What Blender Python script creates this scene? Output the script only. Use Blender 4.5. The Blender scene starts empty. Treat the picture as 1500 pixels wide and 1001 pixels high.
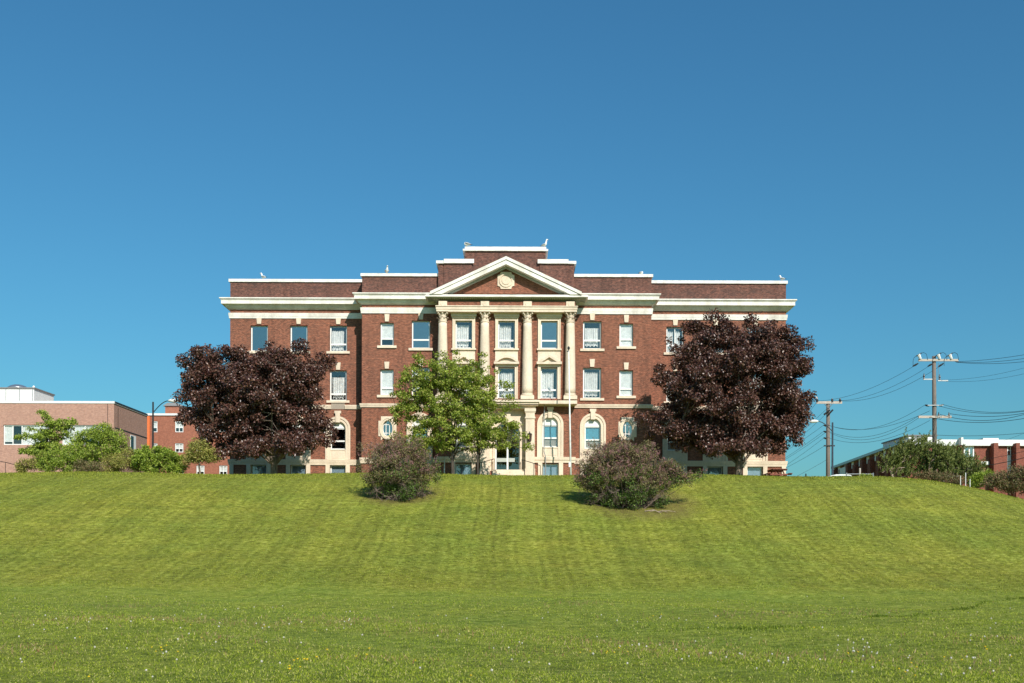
import bpy, math, random
import numpy as np
from mathutils import Vector, Matrix
R = math.radians
sc = bpy.context.scene
COL = sc.collection
rnd = random.Random(7)
EYE = 1.6; HZ = 815.0; F = 1500.0; ROLL = 0.0035
def X(px, Y): return (px-750.0)*Y/F
def Z(py, Y): return EYE+(HZ-py)*Y/F
def P(px, py, Y):                       # photo point (with its slight roll) -> world point at distance Y
    dx = px-750.0; dy = py-HZ
    return Vector(((dx+ROLL*dy)*Y/F, Y, EYE-(dy-ROLL*dx)*Y/F))

# ------------------------------------------------------------------ materials
MATS = {}
def new_mat(name):
    m = bpy.data.materials.new(name); m.use_nodes = True
    nt = m.node_tree; nt.nodes.clear()
    out = nt.nodes.new('ShaderNodeOutputMaterial')
    MATS[name] = m
    return m, nt, out
def N(nt, t, **kw):
    n = nt.nodes.new(t)
    for k, v in kw.items():
        if k.startswith('i_'): n.inputs[k[2:].replace('_', ' ')].default_value = v
        else: setattr(n, k, v)
    return n
def L(nt, a, b): nt.links.new(a, b)
def rgba(c): return (c[0], c[1], c[2], 1.0)
def ramp(nt, fac, stops):
    r = nt.nodes.new('ShaderNodeValToRGB')
    e = r.color_ramp.elements
    e[0].position = stops[0][0]; e[0].color = rgba(stops[0][1])
    e[1].position = stops[-1][0]; e[1].color = rgba(stops[-1][1])
    for p, c in stops[1:-1]:
        k = e.new(p); k.color = rgba(c)
    L(nt, fac, r.inputs[0]); return r
def noise(nt, vec, scale, detail=4, rough=.6):
    n = N(nt, 'ShaderNodeTexNoise'); n.inputs['Scale'].default_value = scale
    n.inputs['Detail'].default_value = detail; n.inputs['Roughness'].default_value = rough
    if vec is not None: L(nt, vec, n.inputs['Vector'])
    return n
def mixc(nt, fac, a, b, mode='MIX'):
    m = N(nt, 'ShaderNodeMix', data_type='RGBA', blend_type=mode)
    for sock, v in ((0, fac), (6, a), (7, b)):
        if hasattr(v, 'is_linked') or hasattr(v, 'links'): L(nt, v, m.inputs[sock])
        else: m.inputs[sock].default_value = v if sock == 0 else rgba(v)
    return m.outputs[2]
def stained(name, c, dirt=(.3,.27,.22), amt=.35, rough=.75, scale=1.2, spec=.3, streak=True, bump=.0):
    m, nt, out = new_mat(name)
    tc = N(nt, 'ShaderNodeTexCoord')
    mp = N(nt, 'ShaderNodeMapping'); mp.inputs['Scale'].default_value = (1, 1, .35 if streak else 1)
    L(nt, tc.outputs['Object'], mp.inputs[0])
    n1 = noise(nt, mp.outputs[0], scale, 6, .65); n2 = noise(nt, tc.outputs['Object'], scale*9, 3)
    r1 = ramp(nt, n1.outputs[0], [(.42, (0,0,0)), (.75, (1,1,1))])
    mu = N(nt, 'ShaderNodeMath', operation='MULTIPLY'); mu.inputs[1].default_value = amt
    L(nt, r1.outputs[0], mu.inputs[0])
    c1 = mixc(nt, mu.outputs[0], c, dirt)
    r2 = ramp(nt, n2.outputs[0], [(.3, (.86,.86,.86)), (.7, (1.05,1.05,1.05))])
    c2 = mixc(nt, 1.0, c1, r2.outputs[0], 'MULTIPLY')
    b = N(nt, 'ShaderNodeBsdfPrincipled'); L(nt, c2, b.inputs['Base Color'])
    b.inputs['Roughness'].default_value = rough; b.inputs['Specular IOR Level'].default_value = spec
    if bump:
        bp = N(nt, 'ShaderNodeBump'); bp.inputs['Strength'].default_value = bump; bp.inputs['Distance'].default_value = .02
        L(nt, n2.outputs[0], bp.inputs['Height']); L(nt, bp.outputs[0], b.inputs['Normal'])
    L(nt, b.outputs[0], out.inputs[0]); return m
def plain(name, c, rough=.6, metal=0, spec=.4):
    m, nt, out = new_mat(name)
    tc = N(nt, 'ShaderNodeTexCoord'); n = noise(nt, tc.outputs['Object'], 5, 4)
    r = ramp(nt, n.outputs[0], [(.3, tuple(v*.82 for v in c)), (.7, tuple(min(1, v*1.1) for v in c))])
    b = N(nt, 'ShaderNodeBsdfPrincipled'); L(nt, r.outputs[0], b.inputs['Base Color'])
    b.inputs['Roughness'].default_value = rough; b.inputs['Metallic'].default_value = metal
    b.inputs['Specular IOR Level'].default_value = spec
    L(nt, b.outputs[0], out.inputs[0]); return m
def brick(name, c1, c2, mortar, w=.21, h=.075, msz=.011, dark=(.05,.035,.03), stain=.35, patch=.25, mot=.85, streak=.5):
    m, nt, out = new_mat(name)
    tc = N(nt, 'ShaderNodeTexCoord'); sp = N(nt, 'ShaderNodeSeparateXYZ'); L(nt, tc.outputs['Object'], sp.inputs[0])
    ad = N(nt, 'ShaderNodeMath', operation='ADD'); L(nt, sp.outputs[0], ad.inputs[0]); L(nt, sp.outputs[1], ad.inputs[1])
    cb = N(nt, 'ShaderNodeCombineXYZ'); L(nt, ad.outputs[0], cb.inputs[0]); L(nt, sp.outputs[2], cb.inputs[1])
    bt = N(nt, 'ShaderNodeTexBrick'); L(nt, cb.outputs[0], bt.inputs['Vector'])
    bt.inputs['Scale'].default_value = 1; bt.inputs['Brick Width'].default_value = w; bt.inputs['Row Height'].default_value = h
    bt.inputs['Mortar Size'].default_value = msz; bt.inputs['Mortar Smooth'].default_value = .2
    bt.inputs['Color1'].default_value = rgba(c1); bt.inputs['Color2'].default_value = rgba(c2); bt.inputs['Mortar'].default_value = rgba(mortar)
    n0 = noise(nt, cb.outputs[0], 3.2, 5, .7)
    r0 = ramp(nt, n0.outputs[0], [(.3, (.72,.7,.7)), (.5, (1,1,1)), (.72, (1.25,1.2,1.15))])
    a = mixc(nt, patch*2, bt.outputs[0], r0.outputs[0], 'MULTIPLY')
    mpb = N(nt, 'ShaderNodeMapping'); mpb.inputs['Scale'].default_value = (4.6, 10, 1); L(nt, cb.outputs[0], mpb.inputs[0])
    nb = noise(nt, mpb.outputs[0], 1.0, 3, .8); rb = ramp(nt, nb.outputs[0], [(.3, (.5,.46,.46)), (.5, (1,1,1)), (.7, (1.75,1.7,1.65))])
    a = mixc(nt, mot, a, rb.outputs[0], 'MULTIPLY')
    mps = N(nt, 'ShaderNodeMapping'); mps.inputs['Scale'].default_value = (1.7, .16, 1); L(nt, cb.outputs[0], mps.inputs[0])
    ns = noise(nt, mps.outputs[0], 1.0, 5, .7); rs = ramp(nt, ns.outputs[0], [(.36, (.62,.62,.63)), (.5, (1,1,1)), (.68, (1.18,1.14,1.1))])
    a = mixc(nt, streak, a, rs.outputs[0], 'MULTIPLY')
    mp = N(nt, 'ShaderNodeMapping'); mp.inputs['Scale'].default_value = (.35, 1.1, 1); L(nt, cb.outputs[0], mp.inputs[0])
    n1 = noise(nt, mp.outputs[0], .8, 6, .65)
    r1 = ramp(nt, n1.outputs[0], [(.45, (0,0,0)), (.72, (1,1,1))])
    mu = N(nt, 'ShaderNodeMath', operation='MULTIPLY'); mu.inputs[1].default_value = stain; L(nt, r1.outputs[0], mu.inputs[0])
    a = mixc(nt, mu.outputs[0], a, dark)
    b = N(nt, 'ShaderNodeBsdfPrincipled'); L(nt, a, b.inputs['Base Color']); b.inputs['Roughness'].default_value = .88
    b.inputs['Specular IOR Level'].default_value = .2
    bp = N(nt, 'ShaderNodeBump'); bp.inputs['Strength'].default_value = .5; bp.inputs['Distance'].default_value = .012; bp.invert = True
    L(nt, bt.outputs['Fac'], bp.inputs['Height']); L(nt, bp.outputs[0], b.inputs['Normal'])
    L(nt, b.outputs[0], out.inputs[0]); return m
def glass(name, tint=(.72,.82,.86), refl=.26, rough=.02, gc=(1,.86,.80)):
    m, nt, out = new_mat(name)
    t = N(nt, 'ShaderNodeBsdfTransparent'); t.inputs[0].default_value = rgba(tint)
    g = N(nt, 'ShaderNodeBsdfGlossy'); g.inputs['Roughness'].default_value = rough; g.inputs[0].default_value = rgba(gc)
    tc = N(nt, 'ShaderNodeTexCoord'); n = noise(nt, tc.outputs['Object'], 1.1, 2)
    bp = N(nt, 'ShaderNodeBump'); bp.inputs['Strength'].default_value = .12; bp.inputs['Distance'].default_value = .05
    L(nt, n.outputs[0], bp.inputs['Height']); L(nt, bp.outputs[0], g.inputs['Normal'])
    mx = N(nt, 'ShaderNodeMixShader'); mx.inputs[0].default_value = refl
    L(nt, t.outputs[0], mx.inputs[1]); L(nt, g.outputs[0], mx.inputs[2]); L(nt, mx.outputs[0], out.inputs[0]); return m
def leaf(name, cols, trans=.25, rough=.5, spec=.35, tcol=None):
    m, nt, out = new_mat(name)
    ge = N(nt, 'ShaderNodeNewGeometry')
    st = [(i/(len(cols)-1), c) for i, c in enumerate(cols)]
    r = ramp(nt, ge.outputs['Random Per Island'], st)
    b = N(nt, 'ShaderNodeBsdfPrincipled'); L(nt, r.outputs[0], b.inputs['Base Color'])
    b.inputs['Roughness'].default_value = rough; b.inputs['Specular IOR Level'].default_value = spec
    t = N(nt, 'ShaderNodeBsdfTranslucent')
    if tcol: L(nt, mixc(nt, .6, r.outputs[0], tcol), t.inputs[0])
    else: L(nt, r.outputs[0], t.inputs[0])
    mx = N(nt, 'ShaderNodeMixShader'); mx.inputs[0].default_value = trans
    L(nt, b.outputs[0], mx.inputs[1]); L(nt, t.outputs[0], mx.inputs[2]); L(nt, mx.outputs[0], out.inputs[0]); return m

brick('brick', (.28,.090,.052), (.118,.040,.027), (.30,.165,.112), msz=.012, stain=.2)
brick('attic_brick', (.19,.075,.055), (.075,.035,.03), (.18,.11,.09), stain=.5, dark=(.06,.043,.038), patch=.45)
brick('pink_brick', (.46,.255,.195), (.37,.19,.145), (.42,.29,.24), stain=.15, dark=(.30,.17,.13), mot=.3, streak=.12)
brick('orange_brick', (.36,.125,.075), (.27,.09,.055), (.32,.17,.12), stain=.12, dark=(.2,.06,.04), mot=.4, streak=.2)
brick('red_brick', (.26,.075,.05), (.19,.055,.04), (.24,.12,.09), stain=.15, mot=.45, streak=.2)
stained('stone', (.76,.63,.49), (.40,.31,.23), .55, .8, 1.0, bump=.3)
stained('dark_stone', (.36,.30,.24), (.2,.17,.14), .4, .8, 1.0)
stained('white_paint', (.82,.785,.72), (.36,.30,.24), .6, .6, .9)
stained('grey_paint', (.42,.45,.41), (.25,.26,.24), .3, .6, 1.5)
stained('coping_paint', (.82,.81,.77), (.30,.19,.15), .55, .6, 1.6, streak=False)
stained('window_white', (.82,.82,.80), (.6,.58,.52), .3, .4, 2.0, spec=.5)
stained('white_panel', (.78,.78,.76), (.5,.48,.45), .25, .6, .6)
stained('concrete', (.45,.42,.38), (.25,.23,.21), .4, .85, 1.0)
stained('roof_grey', (.22,.22,.22), (.12,.12,.12), .4, .8, .5)
plain('orange_panel', (.72,.17,.05), .5)
plain('curtain', (.90,.88,.86), .9)
plain('white_blind', (.92,.92,.89), .8)
plain('teal_blind', (.10,.36,.50), .6)
plain('blue_blind', (.26,.36,.46), .7)
plain('beige_blind', (.42,.37,.32), .8)
plain('dark_room', (.035,.038,.04), .9)  # near-black: the shade of unlit rooms put into the colour
plain('dark_metal', (.025,.026,.028), .45, .3)
plain('blue_pole', (.05,.07,.10), .5, .2)
plain('grey_metal', (.42,.43,.44), .45, .6)
plain('steel', (.62,.63,.64), .28, .85)
plain('lamp_head', (.72,.73,.72), .4)
plain('flagpole_paint', (.82,.82,.82), .4)
plain('wood_pole', (.17,.14,.12), .85)
plain('wood_arm', (.45,.39,.34), .85)
plain('porcelain', (.75,.74,.72), .3)
plain('wire', (.03,.035,.04), .6)
plain('redwood', (.20,.055,.035), .7)
plain('car_white', (.75,.76,.77), .25, 0, .6)
plain('rubber', (.02,.02,.02), .8)
plain('gull_white', (.85,.85,.84), .7)
plain('gull_grey', (.42,.44,.47), .7)
plain('gull_black', (.03,.03,.03), .7)
plain('gull_yellow', (.75,.45,.05), .5)
plain('red_light', (.10,.05,.035), .5)
glass('pane', (.92,.93,.93), .10); glass('clear_pane', (.45,.50,.50), .36)
glass('door_glass', (.25,.3,.32), .16)
leaf('maple_leaf', [(.065,.024,.020), (.115,.045,.033), (.035,.014,.014), (.20,.095,.066), (.07,.026,.022), (.15,.085,.055), (.03,.013,.012)], .12, .38, .6)
leaf('green_leaf', [(.22,.29,.035), (.34,.41,.055), (.11,.17,.02), (.46,.50,.10), (.18,.26,.03), (.44,.37,.12)], .35, .5, .35, (.35,.45,.05))
leaf('hedge_leaf', [(.20,.29,.03), (.35,.44,.05), (.10,.17,.02), (.46,.52,.10), (.24,.33,.04)], .3, .5, .35, (.3,.4,.05))
leaf('dark_leaf', [(.05,.09,.02), (.09,.13,.03), (.04,.07,.02), (.12,.16,.05)], .25, .5, .35)
leaf('olive_leaf', [(.28,.30,.06), (.42,.38,.10), (.18,.21,.04), (.45,.34,.12)], .3, .5, .3)
leaf('lilac_leaf', [(.18,.17,.055), (.26,.18,.10), (.10,.12,.03), (.28,.20,.12), (.19,.22,.06), (.24,.14,.09)], .25, .55, .3)
leaf('lilac_green', [(.07,.13,.02), (.13,.2,.035), (.035,.07,.015), (.2,.27,.06)], .3, .5, .3)
leaf('lilac_bloom', [(.30,.135,.145), (.40,.21,.20), (.17,.08,.09), (.48,.30,.26), (.32,.16,.16)], .25, .7, .2)
leaf('pine_needle', [(.10,.14,.03), (.20,.24,.06), (.06,.09,.02), (.30,.32,.10), (.14,.18,.04)], .15, .5, .3)
leaf('brown_leaf', [(.20,.14,.07), (.14,.17,.05), (.28,.16,.10), (.10,.12,.04)], .25, .6, .3)
leaf('grass_blade', [(.22,.29,.016), (.35,.42,.028), (.07,.115,.010), (.54,.55,.09), (.23,.33,.018), (.62,.54,.22), (.11,.17,.012), (.39,.44,.035)], .35, .6, .08, (.35,.42,.06))
leaf('slope_blade', [(.24,.28,.022), (.36,.39,.045), (.09,.115,.010), (.50,.50,.11), (.26,.31,.024), (.07,.09,.010), (.35,.30,.07)], .3, .6, .08, (.35,.38,.05))
leaf('weed', [(.24,.11,.06), (.36,.24,.12), (.16,.15,.05), (.42,.33,.18), (.20,.09,.05)], .2, .8, .1)
leaf('grass_dark', [(.08,.13,.012), (.14,.20,.02), (.05,.09,.01), (.20,.25,.03)], .3, .6, .08)
def bark(name, c1, c2):
    m, nt, out = new_mat(name)
    tc = N(nt, 'ShaderNodeTexCoord'); mp = N(nt, 'ShaderNodeMapping'); mp.inputs['Scale'].default_value = (6,6,1.2); L(nt, tc.outputs['Object'], mp.inputs[0])
    n = noise(nt, mp.outputs[0], 1.5, 6, .7); r = ramp(nt, n.outputs[0], [(.35, c1), (.65, c2)])
    b = N(nt, 'ShaderNodeBsdfPrincipled'); L(nt, r.outputs[0], b.inputs['Base Color']); b.inputs['Roughness'].default_value = .9
    bp = N(nt, 'ShaderNodeBump'); bp.inputs['Distance'].default_value = .04; L(nt, n.outputs[0], bp.inputs['Height']); L(nt, bp.outputs[0], b.inputs['Normal'])
    L(nt, b.outputs[0], out.inputs[0])
bark('bark', (.06,.048,.038), (.25,.19,.145)); bark('twig', (.10,.07,.055), (.24,.17,.14)); bark('pale_bark', (.22,.16,.12), (.46,.36,.27)); bark('dark_bark', (.03,.025,.02), (.09,.07,.055))

SOIL = [(-6.8, 62.2, 2.6), (7.4, 60.3, 3.6)]
def lawn_mat():
    m, nt, out = new_mat('lawn')
    tc = N(nt, 'ShaderNodeTexCoord'); sp = N(nt, 'ShaderNodeSeparateXYZ'); L(nt, tc.outputs['Object'], sp.inputs[0])
    O = tc.outputs['Object']
    def mth(op, a, b=None, clamp=False):
        n = N(nt, 'ShaderNodeMath', operation=op); n.use_clamp = clamp
        for i, v in enumerate((a, b)):
            if v is None: continue
            if isinstance(v, (int, float)): n.inputs[i].default_value = v
            else: L(nt, v, n.inputs[i])
        return n.outputs[0]
    mpg = N(nt, 'ShaderNodeMapping'); mpg.inputs['Scale'].default_value = (.75, 1, 1); L(nt, O, mpg.inputs[0]); fine = noise(nt, mpg.outputs[0], 4.2, 9, .88); mid = noise(nt, O, 1.6, 6, .7); big = noise(nt, O, .16, 4, .6)
    mpf = N(nt, 'ShaderNodeMapping'); mpf.inputs['Scale'].default_value = (.7,1.1,1); L(nt, O, mpf.inputs[0])
    pat = noise(nt, mpf.outputs[0], .7, 7, .72)
    slope = ramp(nt, fine.outputs[0], [(.39, (.085,.095,.010)), (.5, (.245,.268,.032)), (.61, (.41,.42,.09))])
    flat = ramp(nt, fine.outputs[0], [(.39, (.085,.125,.014)), (.5, (.25,.305,.036)), (.61, (.43,.46,.10))])
    hgt = mth('SUBTRACT', sp.outputs[1], 41.0); hgt = mth('ADD', hgt, mth('MULTIPLY', mth('SUBTRACT', big.outputs[0], .5), 6.0)); hf = mth('MULTIPLY', hgt, .35, True)
    base = mixc(nt, hf, flat.outputs[0], slope.outputs[0])
    # patches: dry ochre and darker green
    r1 = ramp(nt, pat.outputs[0], [(.36, (.62,.74,.7)), (.5, (1,1,1)), (.66, (1.22,1.12,1.05))])
    base = mixc(nt, .35, base, r1.outputs[0], 'MULTIPLY')
    r2 = ramp(nt, mid.outputs[0], [(.3, (.74,.8,.72)), (.5, (1,1,1)), (.7, (1.18,1.1,1.1))])
    base = mixc(nt, .45, base, r2.outputs[0], 'MULTIPLY')
    r3 = ramp(nt, big.outputs[0], [(.35, (.84,.92,.9)), (.65, (1.1,1.04,1.0))])
    base = mixc(nt, 1.0, base, r3.outputs[0], 'MULTIPLY')
    # mowing passes up the slope
    wob = noise(nt, O, .12, 2, .5); wv = mth('MULTIPLY', mth('SUBTRACT', wob.outputs[0], .5), .7)
    sx = mth('ADD', sp.outputs[0], wv)
    st = mth('SINE', mth('MULTIPLY', sx, 5.6)); st2 = mth('SINE', mth('MULTIPLY', sx, 1.9))
    brk = ramp(nt, noise(nt, O, .35, 5, .65).outputs[0], [(.35, (.15,.15,.15)), (.6, (1,1,1))])
    thin = mth('POWER', mth('MAXIMUM', st, 0.0), 4.0)
    thin = mth('MULTIPLY', thin, brk.outputs[0])
    s = mth('SUBTRACT', mth('ADD', mth('MULTIPLY', st2, .12), mth('MULTIPLY', st, .24)), mth('MULTIPLY', thin, .72))
    amp = mth('MULTIPLY', mth('ADD', mth('MULTIPLY', hf, .8), .2), .55)
    k = mth('ADD', 1.0, mth('MULTIPLY', s, amp))
    # cross passes along the contour
    mp2 = N(nt, 'ShaderNodeMapping'); mp2.inputs['Scale'].default_value = (.05,.9,1); L(nt, O, mp2.inputs[0])
    cr = noise(nt, mp2.outputs[0], 1.2, 4, .6)
    k2 = mth('ADD', .66, mth('MULTIPLY', cr.outputs[0], .68))
    kk = mth('MULTIPLY', k, k2)
    cc = N(nt, 'ShaderNodeCombineXYZ'); L(nt, kk, cc.inputs[0]); L(nt, kk, cc.inputs[1]); L(nt, kk, cc.inputs[2])
    base = mixc(nt, 1.0, base, cc.outputs[0], 'MULTIPLY')
    # brown thatch speckle
    sp2 = ramp(nt, noise(nt, O, 3.5, 8, .8).outputs[0], [(.53, (0,0,0)), (.66, (1,1,1))])
    msk = ramp(nt, noise(nt, O, .11, 5, .6).outputs[0], [(.42, (.15,.15,.15)), (.60, (1,1,1))])
    base = mixc(nt, mth('MULTIPLY', mth('MULTIPLY', sp2.outputs[0], msk.outputs[0]), .75), base, (.125,.10,.026))
    for (qx, qy, qr) in SOIL:
        dx_ = mth('SUBTRACT', sp.outputs[0], qx); dy_ = mth('MULTIPLY', mth('SUBTRACT', sp.outputs[1], qy), .8)
        dd = mth('SQRT', mth('ADD', mth('MULTIPLY', dx_, dx_), mth('MULTIPLY', dy_, dy_)))
        dn = mth('ADD', dd, mth('MULTIPLY', mth('SUBTRACT', mid.outputs[0], .5), 2.2))
        mr = N(nt, 'ShaderNodeMapRange'); L(nt, dn, mr.inputs[0]); mr.inputs[1].default_value = qr*.7; mr.inputs[2].default_value = qr*1.15; mr.inputs[3].default_value = .6; mr.inputs[4].default_value = 0
        base = mixc(nt, mr.outputs[0], base, (.17,.115,.05))
    b = N(nt, 'ShaderNodeBsdfPrincipled'); L(nt, base, b.inputs['Base Color']); b.inputs['Roughness'].default_value = .9
    b.inputs['Specular IOR Level'].default_value = .15
    bp = N(nt, 'ShaderNodeBump'); bp.inputs['Strength'].default_value = 1.0; bp.inputs['Distance'].default_value = .12
    L(nt, fine.outputs[0], bp.inputs['Height'])
    bp2 = N(nt, 'ShaderNodeBump'); bp2.inputs['Strength'].default_value = .25; bp2.inputs['Distance'].default_value = .08
    L(nt, mid.outputs[0], bp2.inputs['Height']); L(nt, bp.outputs[0], bp2.inputs['Normal']); L(nt, bp2.outputs[0], b.inputs['Normal'])
    L(nt, b.outputs[0], out.inputs[0])
lawn_mat()

# ------------------------------------------------------------------ object helpers
WL = {}
def tag(o, label=None, cat=None, group=None, kind=None):
    if label: o['label'] = label
    if cat: o['category'] = cat
    if group: o['group'] = group
    if kind: o['kind'] = kind
    return o
def thing(name, loc, label, cat, group=None):
    o = bpy.data.objects.new(name, None); COL.objects.link(o); o.location = loc
    o.empty_display_size = .3; WL[o] = Vector(loc)
    return tag(o, label, cat, group)
def link_mesh(name, V, Fc, mat, parent=None, smooth=False, origin=None, mats=None, fm=None):
    V = np.asarray(V, dtype=np.float64).reshape(-1, 3)
    off = Vector((0,0,0))
    if parent is not None: off = WL[parent]
    elif origin is not None: off = Vector(origin)
    me = bpy.data.meshes.new(name)
    V2 = V-np.array(off)
    if isinstance(Fc, np.ndarray):
        n, k = Fc.shape
        me.vertices.add(len(V2)); me.vertices.foreach_set('co', V2.astype(np.float32).ravel())
        me.loops.add(n*k); me.loops.foreach_set('vertex_index', Fc.astype(np.int32).ravel())
        me.polygons.add(n); me.polygons.foreach_set('loop_start', np.arange(0, n*k, k, dtype=np.int32))
        me.polygons.foreach_set('loop_total', np.full(n, k, dtype=np.int32))
        me.update(calc_edges=True)
    else:
        me.from_pydata([tuple(v) for v in V2], [], Fc)
    for mm in (mats or [mat]): me.materials.append(MATS[mm])
    if fm is not None: me.polygons.foreach_set('material_index', np.array(fm, dtype=np.int32))
    if smooth: me.polygons.foreach_set('use_smooth', np.ones(len(me.polygons), dtype=bool))
    me.update()
    o = bpy.data.objects.new(name, me); COL.objects.link(o)
    if parent is not None: o.parent = parent; WL[o] = Vector(off)
    else: o.location = off; WL[o] = Vector(off)
    return o
class MB:
    def __init__(s): s.V = []; s.F = []; s.M = []; s.cur = 0
    def add(s, vs, fs):
        b = len(s.V); s.V += [tuple(v) for v in vs]; s.F += [tuple(b+i for i in f) for f in fs]; s.M += [s.cur]*len(fs)
        return s
    def box(s, x0, x1, y0, y1, z0, z1):
        if x0 > x1: x0, x1 = x1, x0
        if y0 > y1: y0, y1 = y1, y0
        if z0 > z1: z0, z1 = z1, z0
        v = [(x0,y0,z0),(x1,y0,z0),(x1,y1,z0),(x0,y1,z0),(x0,y0,z1),(x1,y0,z1),(x1,y1,z1),(x0,y1,z1)]
        return s.add(v, [(0,3,2,1),(4,5,6,7),(0,1,5,4),(1,2,6,5),(2,3,7,6),(3,0,4,7)])
    def prism(s, poly, y0, y1):            # poly: list of (x,z), convex or simple; extruded in y
        n = len(poly)
        a = sum(poly[i][0]*poly[(i+1)%n][1]-poly[(i+1)%n][0]*poly[i][1] for i in range(n))
        if a < 0: poly = poly[::-1]
        v = [(p[0],y0,p[1]) for p in poly]+[(p[0],y1,p[1]) for p in poly]
        f = [tuple(range(n)), tuple(range(2*n-1, n-1, -1))]
        f += [(i+n, (i+1)%n+n, (i+1)%n, i) for i in range(n)]
        return s.add(v, f)
    def strip(s, A, B, y0, y1, closed=False):   # band between outlines A (inner) and B (outer), (x,z) lists
        n = len(A); v = []
        for a, b in zip(A, B): v += [(a[0],y0,a[1]),(b[0],y0,b[1]),(b[0],y1,b[1]),(a[0],y1,a[1])]
        f = []
        rng = range(n if closed else n-1)
        for i in rng:
            j = (i+1) % n; p = 4*i; q = 4*j
            for k in range(4): f.append((p+k, p+(k+1)%4, q+(k+1)%4, q+k))
        if not closed: f += [(0,1,2,3), (4*n-1,4*n-2,4*n-3,4*n-4)]
        return s.add(v, f)
    def tube(s, pts, rad, n=6, caps=True):
        pts = [Vector(p) for p in pts]
        if not hasattr(rad, '__len__'): rad = [rad]*len(pts)
        rings = []; up = Vector((0.01,0.02,1)).normalized(); prev = None
        for i, p in enumerate(pts):
            t = (pts[min(i+1, len(pts)-1)]-pts[max(i-1, 0)])
            if t.length < 1e-9: t = Vector((0,0,1))
            t.normalize()
            a = prev-t*prev.dot(t) if prev is not None else t.cross(Vector((1,0.03,0)) if abs(t.z) > .8 else up)
            if a.length < 1e-6: a = t.orthogonal()
            a.normalize(); prev = a; b = t.cross(a)
            rings.append([p+(a*math.cos(2*math.pi*k/n)+b*math.sin(2*math.pi*k/n))*rad[i] for k in range(n)])
        v = [q for r_ in rings for q in r_]; f = []
        for i in range(len(pts)-1):
            for k in range(n): f.append((i*n+k, i*n+(k+1)%n, (i+1)*n+(k+1)%n, (i+1)*n+k))
        if caps: f += [tuple(range(n-1, -1, -1)), tuple((len(pts)-1)*n+k for k in range(n))]
        return s.add(v, f)
    def lathe(s, cx, cy, prof, n=20, sq=None):   # prof: list of (r,z)
        v = []; f = []
        for r_, z in prof:
            for k in range(n):
                a = 2*math.pi*k/n; v.append((cx+r_*math.cos(a), cy+r_*math.sin(a), z))
        for i in range(len(prof)-1):
            for k in range(n): f.append((i*n+k, i*n+(k+1)%n, (i+1)*n+(k+1)%n, (i+1)*n+k))
        f += [tuple(range(n-1, -1, -1)), tuple((len(prof)-1)*n+k for k in range(n))]
        return s.add(v, f)
    def sweep(s, path, prof):               # path: (x,y) list walked so that 'outside' is on its right; prof: closed (out,z)
        n = len(path); dirs = []
        for i in range(n-1):
            d = Vector((path[i+1][0]-path[i][0], path[i+1][1]-path[i][1])); d.normalize(); dirs.append(d)
        v = []
        for i in range(n):
            if i == 0: o = Vector((dirs[0].y, -dirs[0].x))
            elif i == n-1: o = Vector((dirs[-1].y, -dirs[-1].x))
            else:
                a = Vector((dirs[i-1].y, -dirs[i-1].x)); b = Vector((dirs[i].y, -dirs[i].x)); o = (a+b)/(1+a.dot(b))
            for out, z in prof: v.append((path[i][0]+o.x*out, path[i][1]+o.y*out, z))
        m = len(prof); f = []
        for i in range(n-1):
            for k in range(m): f.append((i*m+k, i*m+(k+1)%m, (i+1)*m+(k+1)%m, (i+1)*m+k))
        f += [tuple(range(m-1, -1, -1)), tuple((n-1)*m+k for k in range(m))]
        return s.add(v, f)
    def build(s, name, mat, parent=None, smooth=False, origin=None, mats=None):
        return link_mesh(name, s.V, s.F, mat, parent, smooth, origin, mats, s.M if mats else None)
def wall_with_holes(mb, x0, x1, z0, z1, holes, y, depth=.32):
    xs = sorted({x0, x1}|{h[0] for h in holes}|{h[1] for h in holes}); zs = sorted({z0, z1}|{h[2] for h in holes}|{h[3] for h in holes})
    xs = [v for v in xs if x0 <= v <= x1]; zs = [v for v in zs if z0 <= v <= z1]
    for i in range(len(xs)-1):
        for j in range(len(zs)-1):
            cx = (xs[i]+xs[i+1])/2; cz = (zs[j]+zs[j+1])/2
            if any(h[0] < cx < h[1] and h[2] < cz < h[3] for h in holes): continue
            mb.add([(xs[i],y,zs[j]),(xs[i+1],y,zs[j]),(xs[i+1],y,zs[j+1]),(xs[i],y,zs[j+1])], [(0,1,2,3)])
    for a, b, c, d in holes:
        q = y+depth
        mb.add([(a,y,c),(a,y,d),(a,q,d),(a,q,c)], [(0,1,2,3)]); mb.add([(b,y,c),(b,q,c),(b,q,d),(b,y,d)], [(0,1,2,3)])
        mb.add([(a,y,d),(b,y,d),(b,q,d),(a,q,d)], [(0,1,2,3)]); mb.add([(a,y,c),(a,q,c),(b,q,c),(b,y,c)], [(0,1,2,3)])

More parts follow.
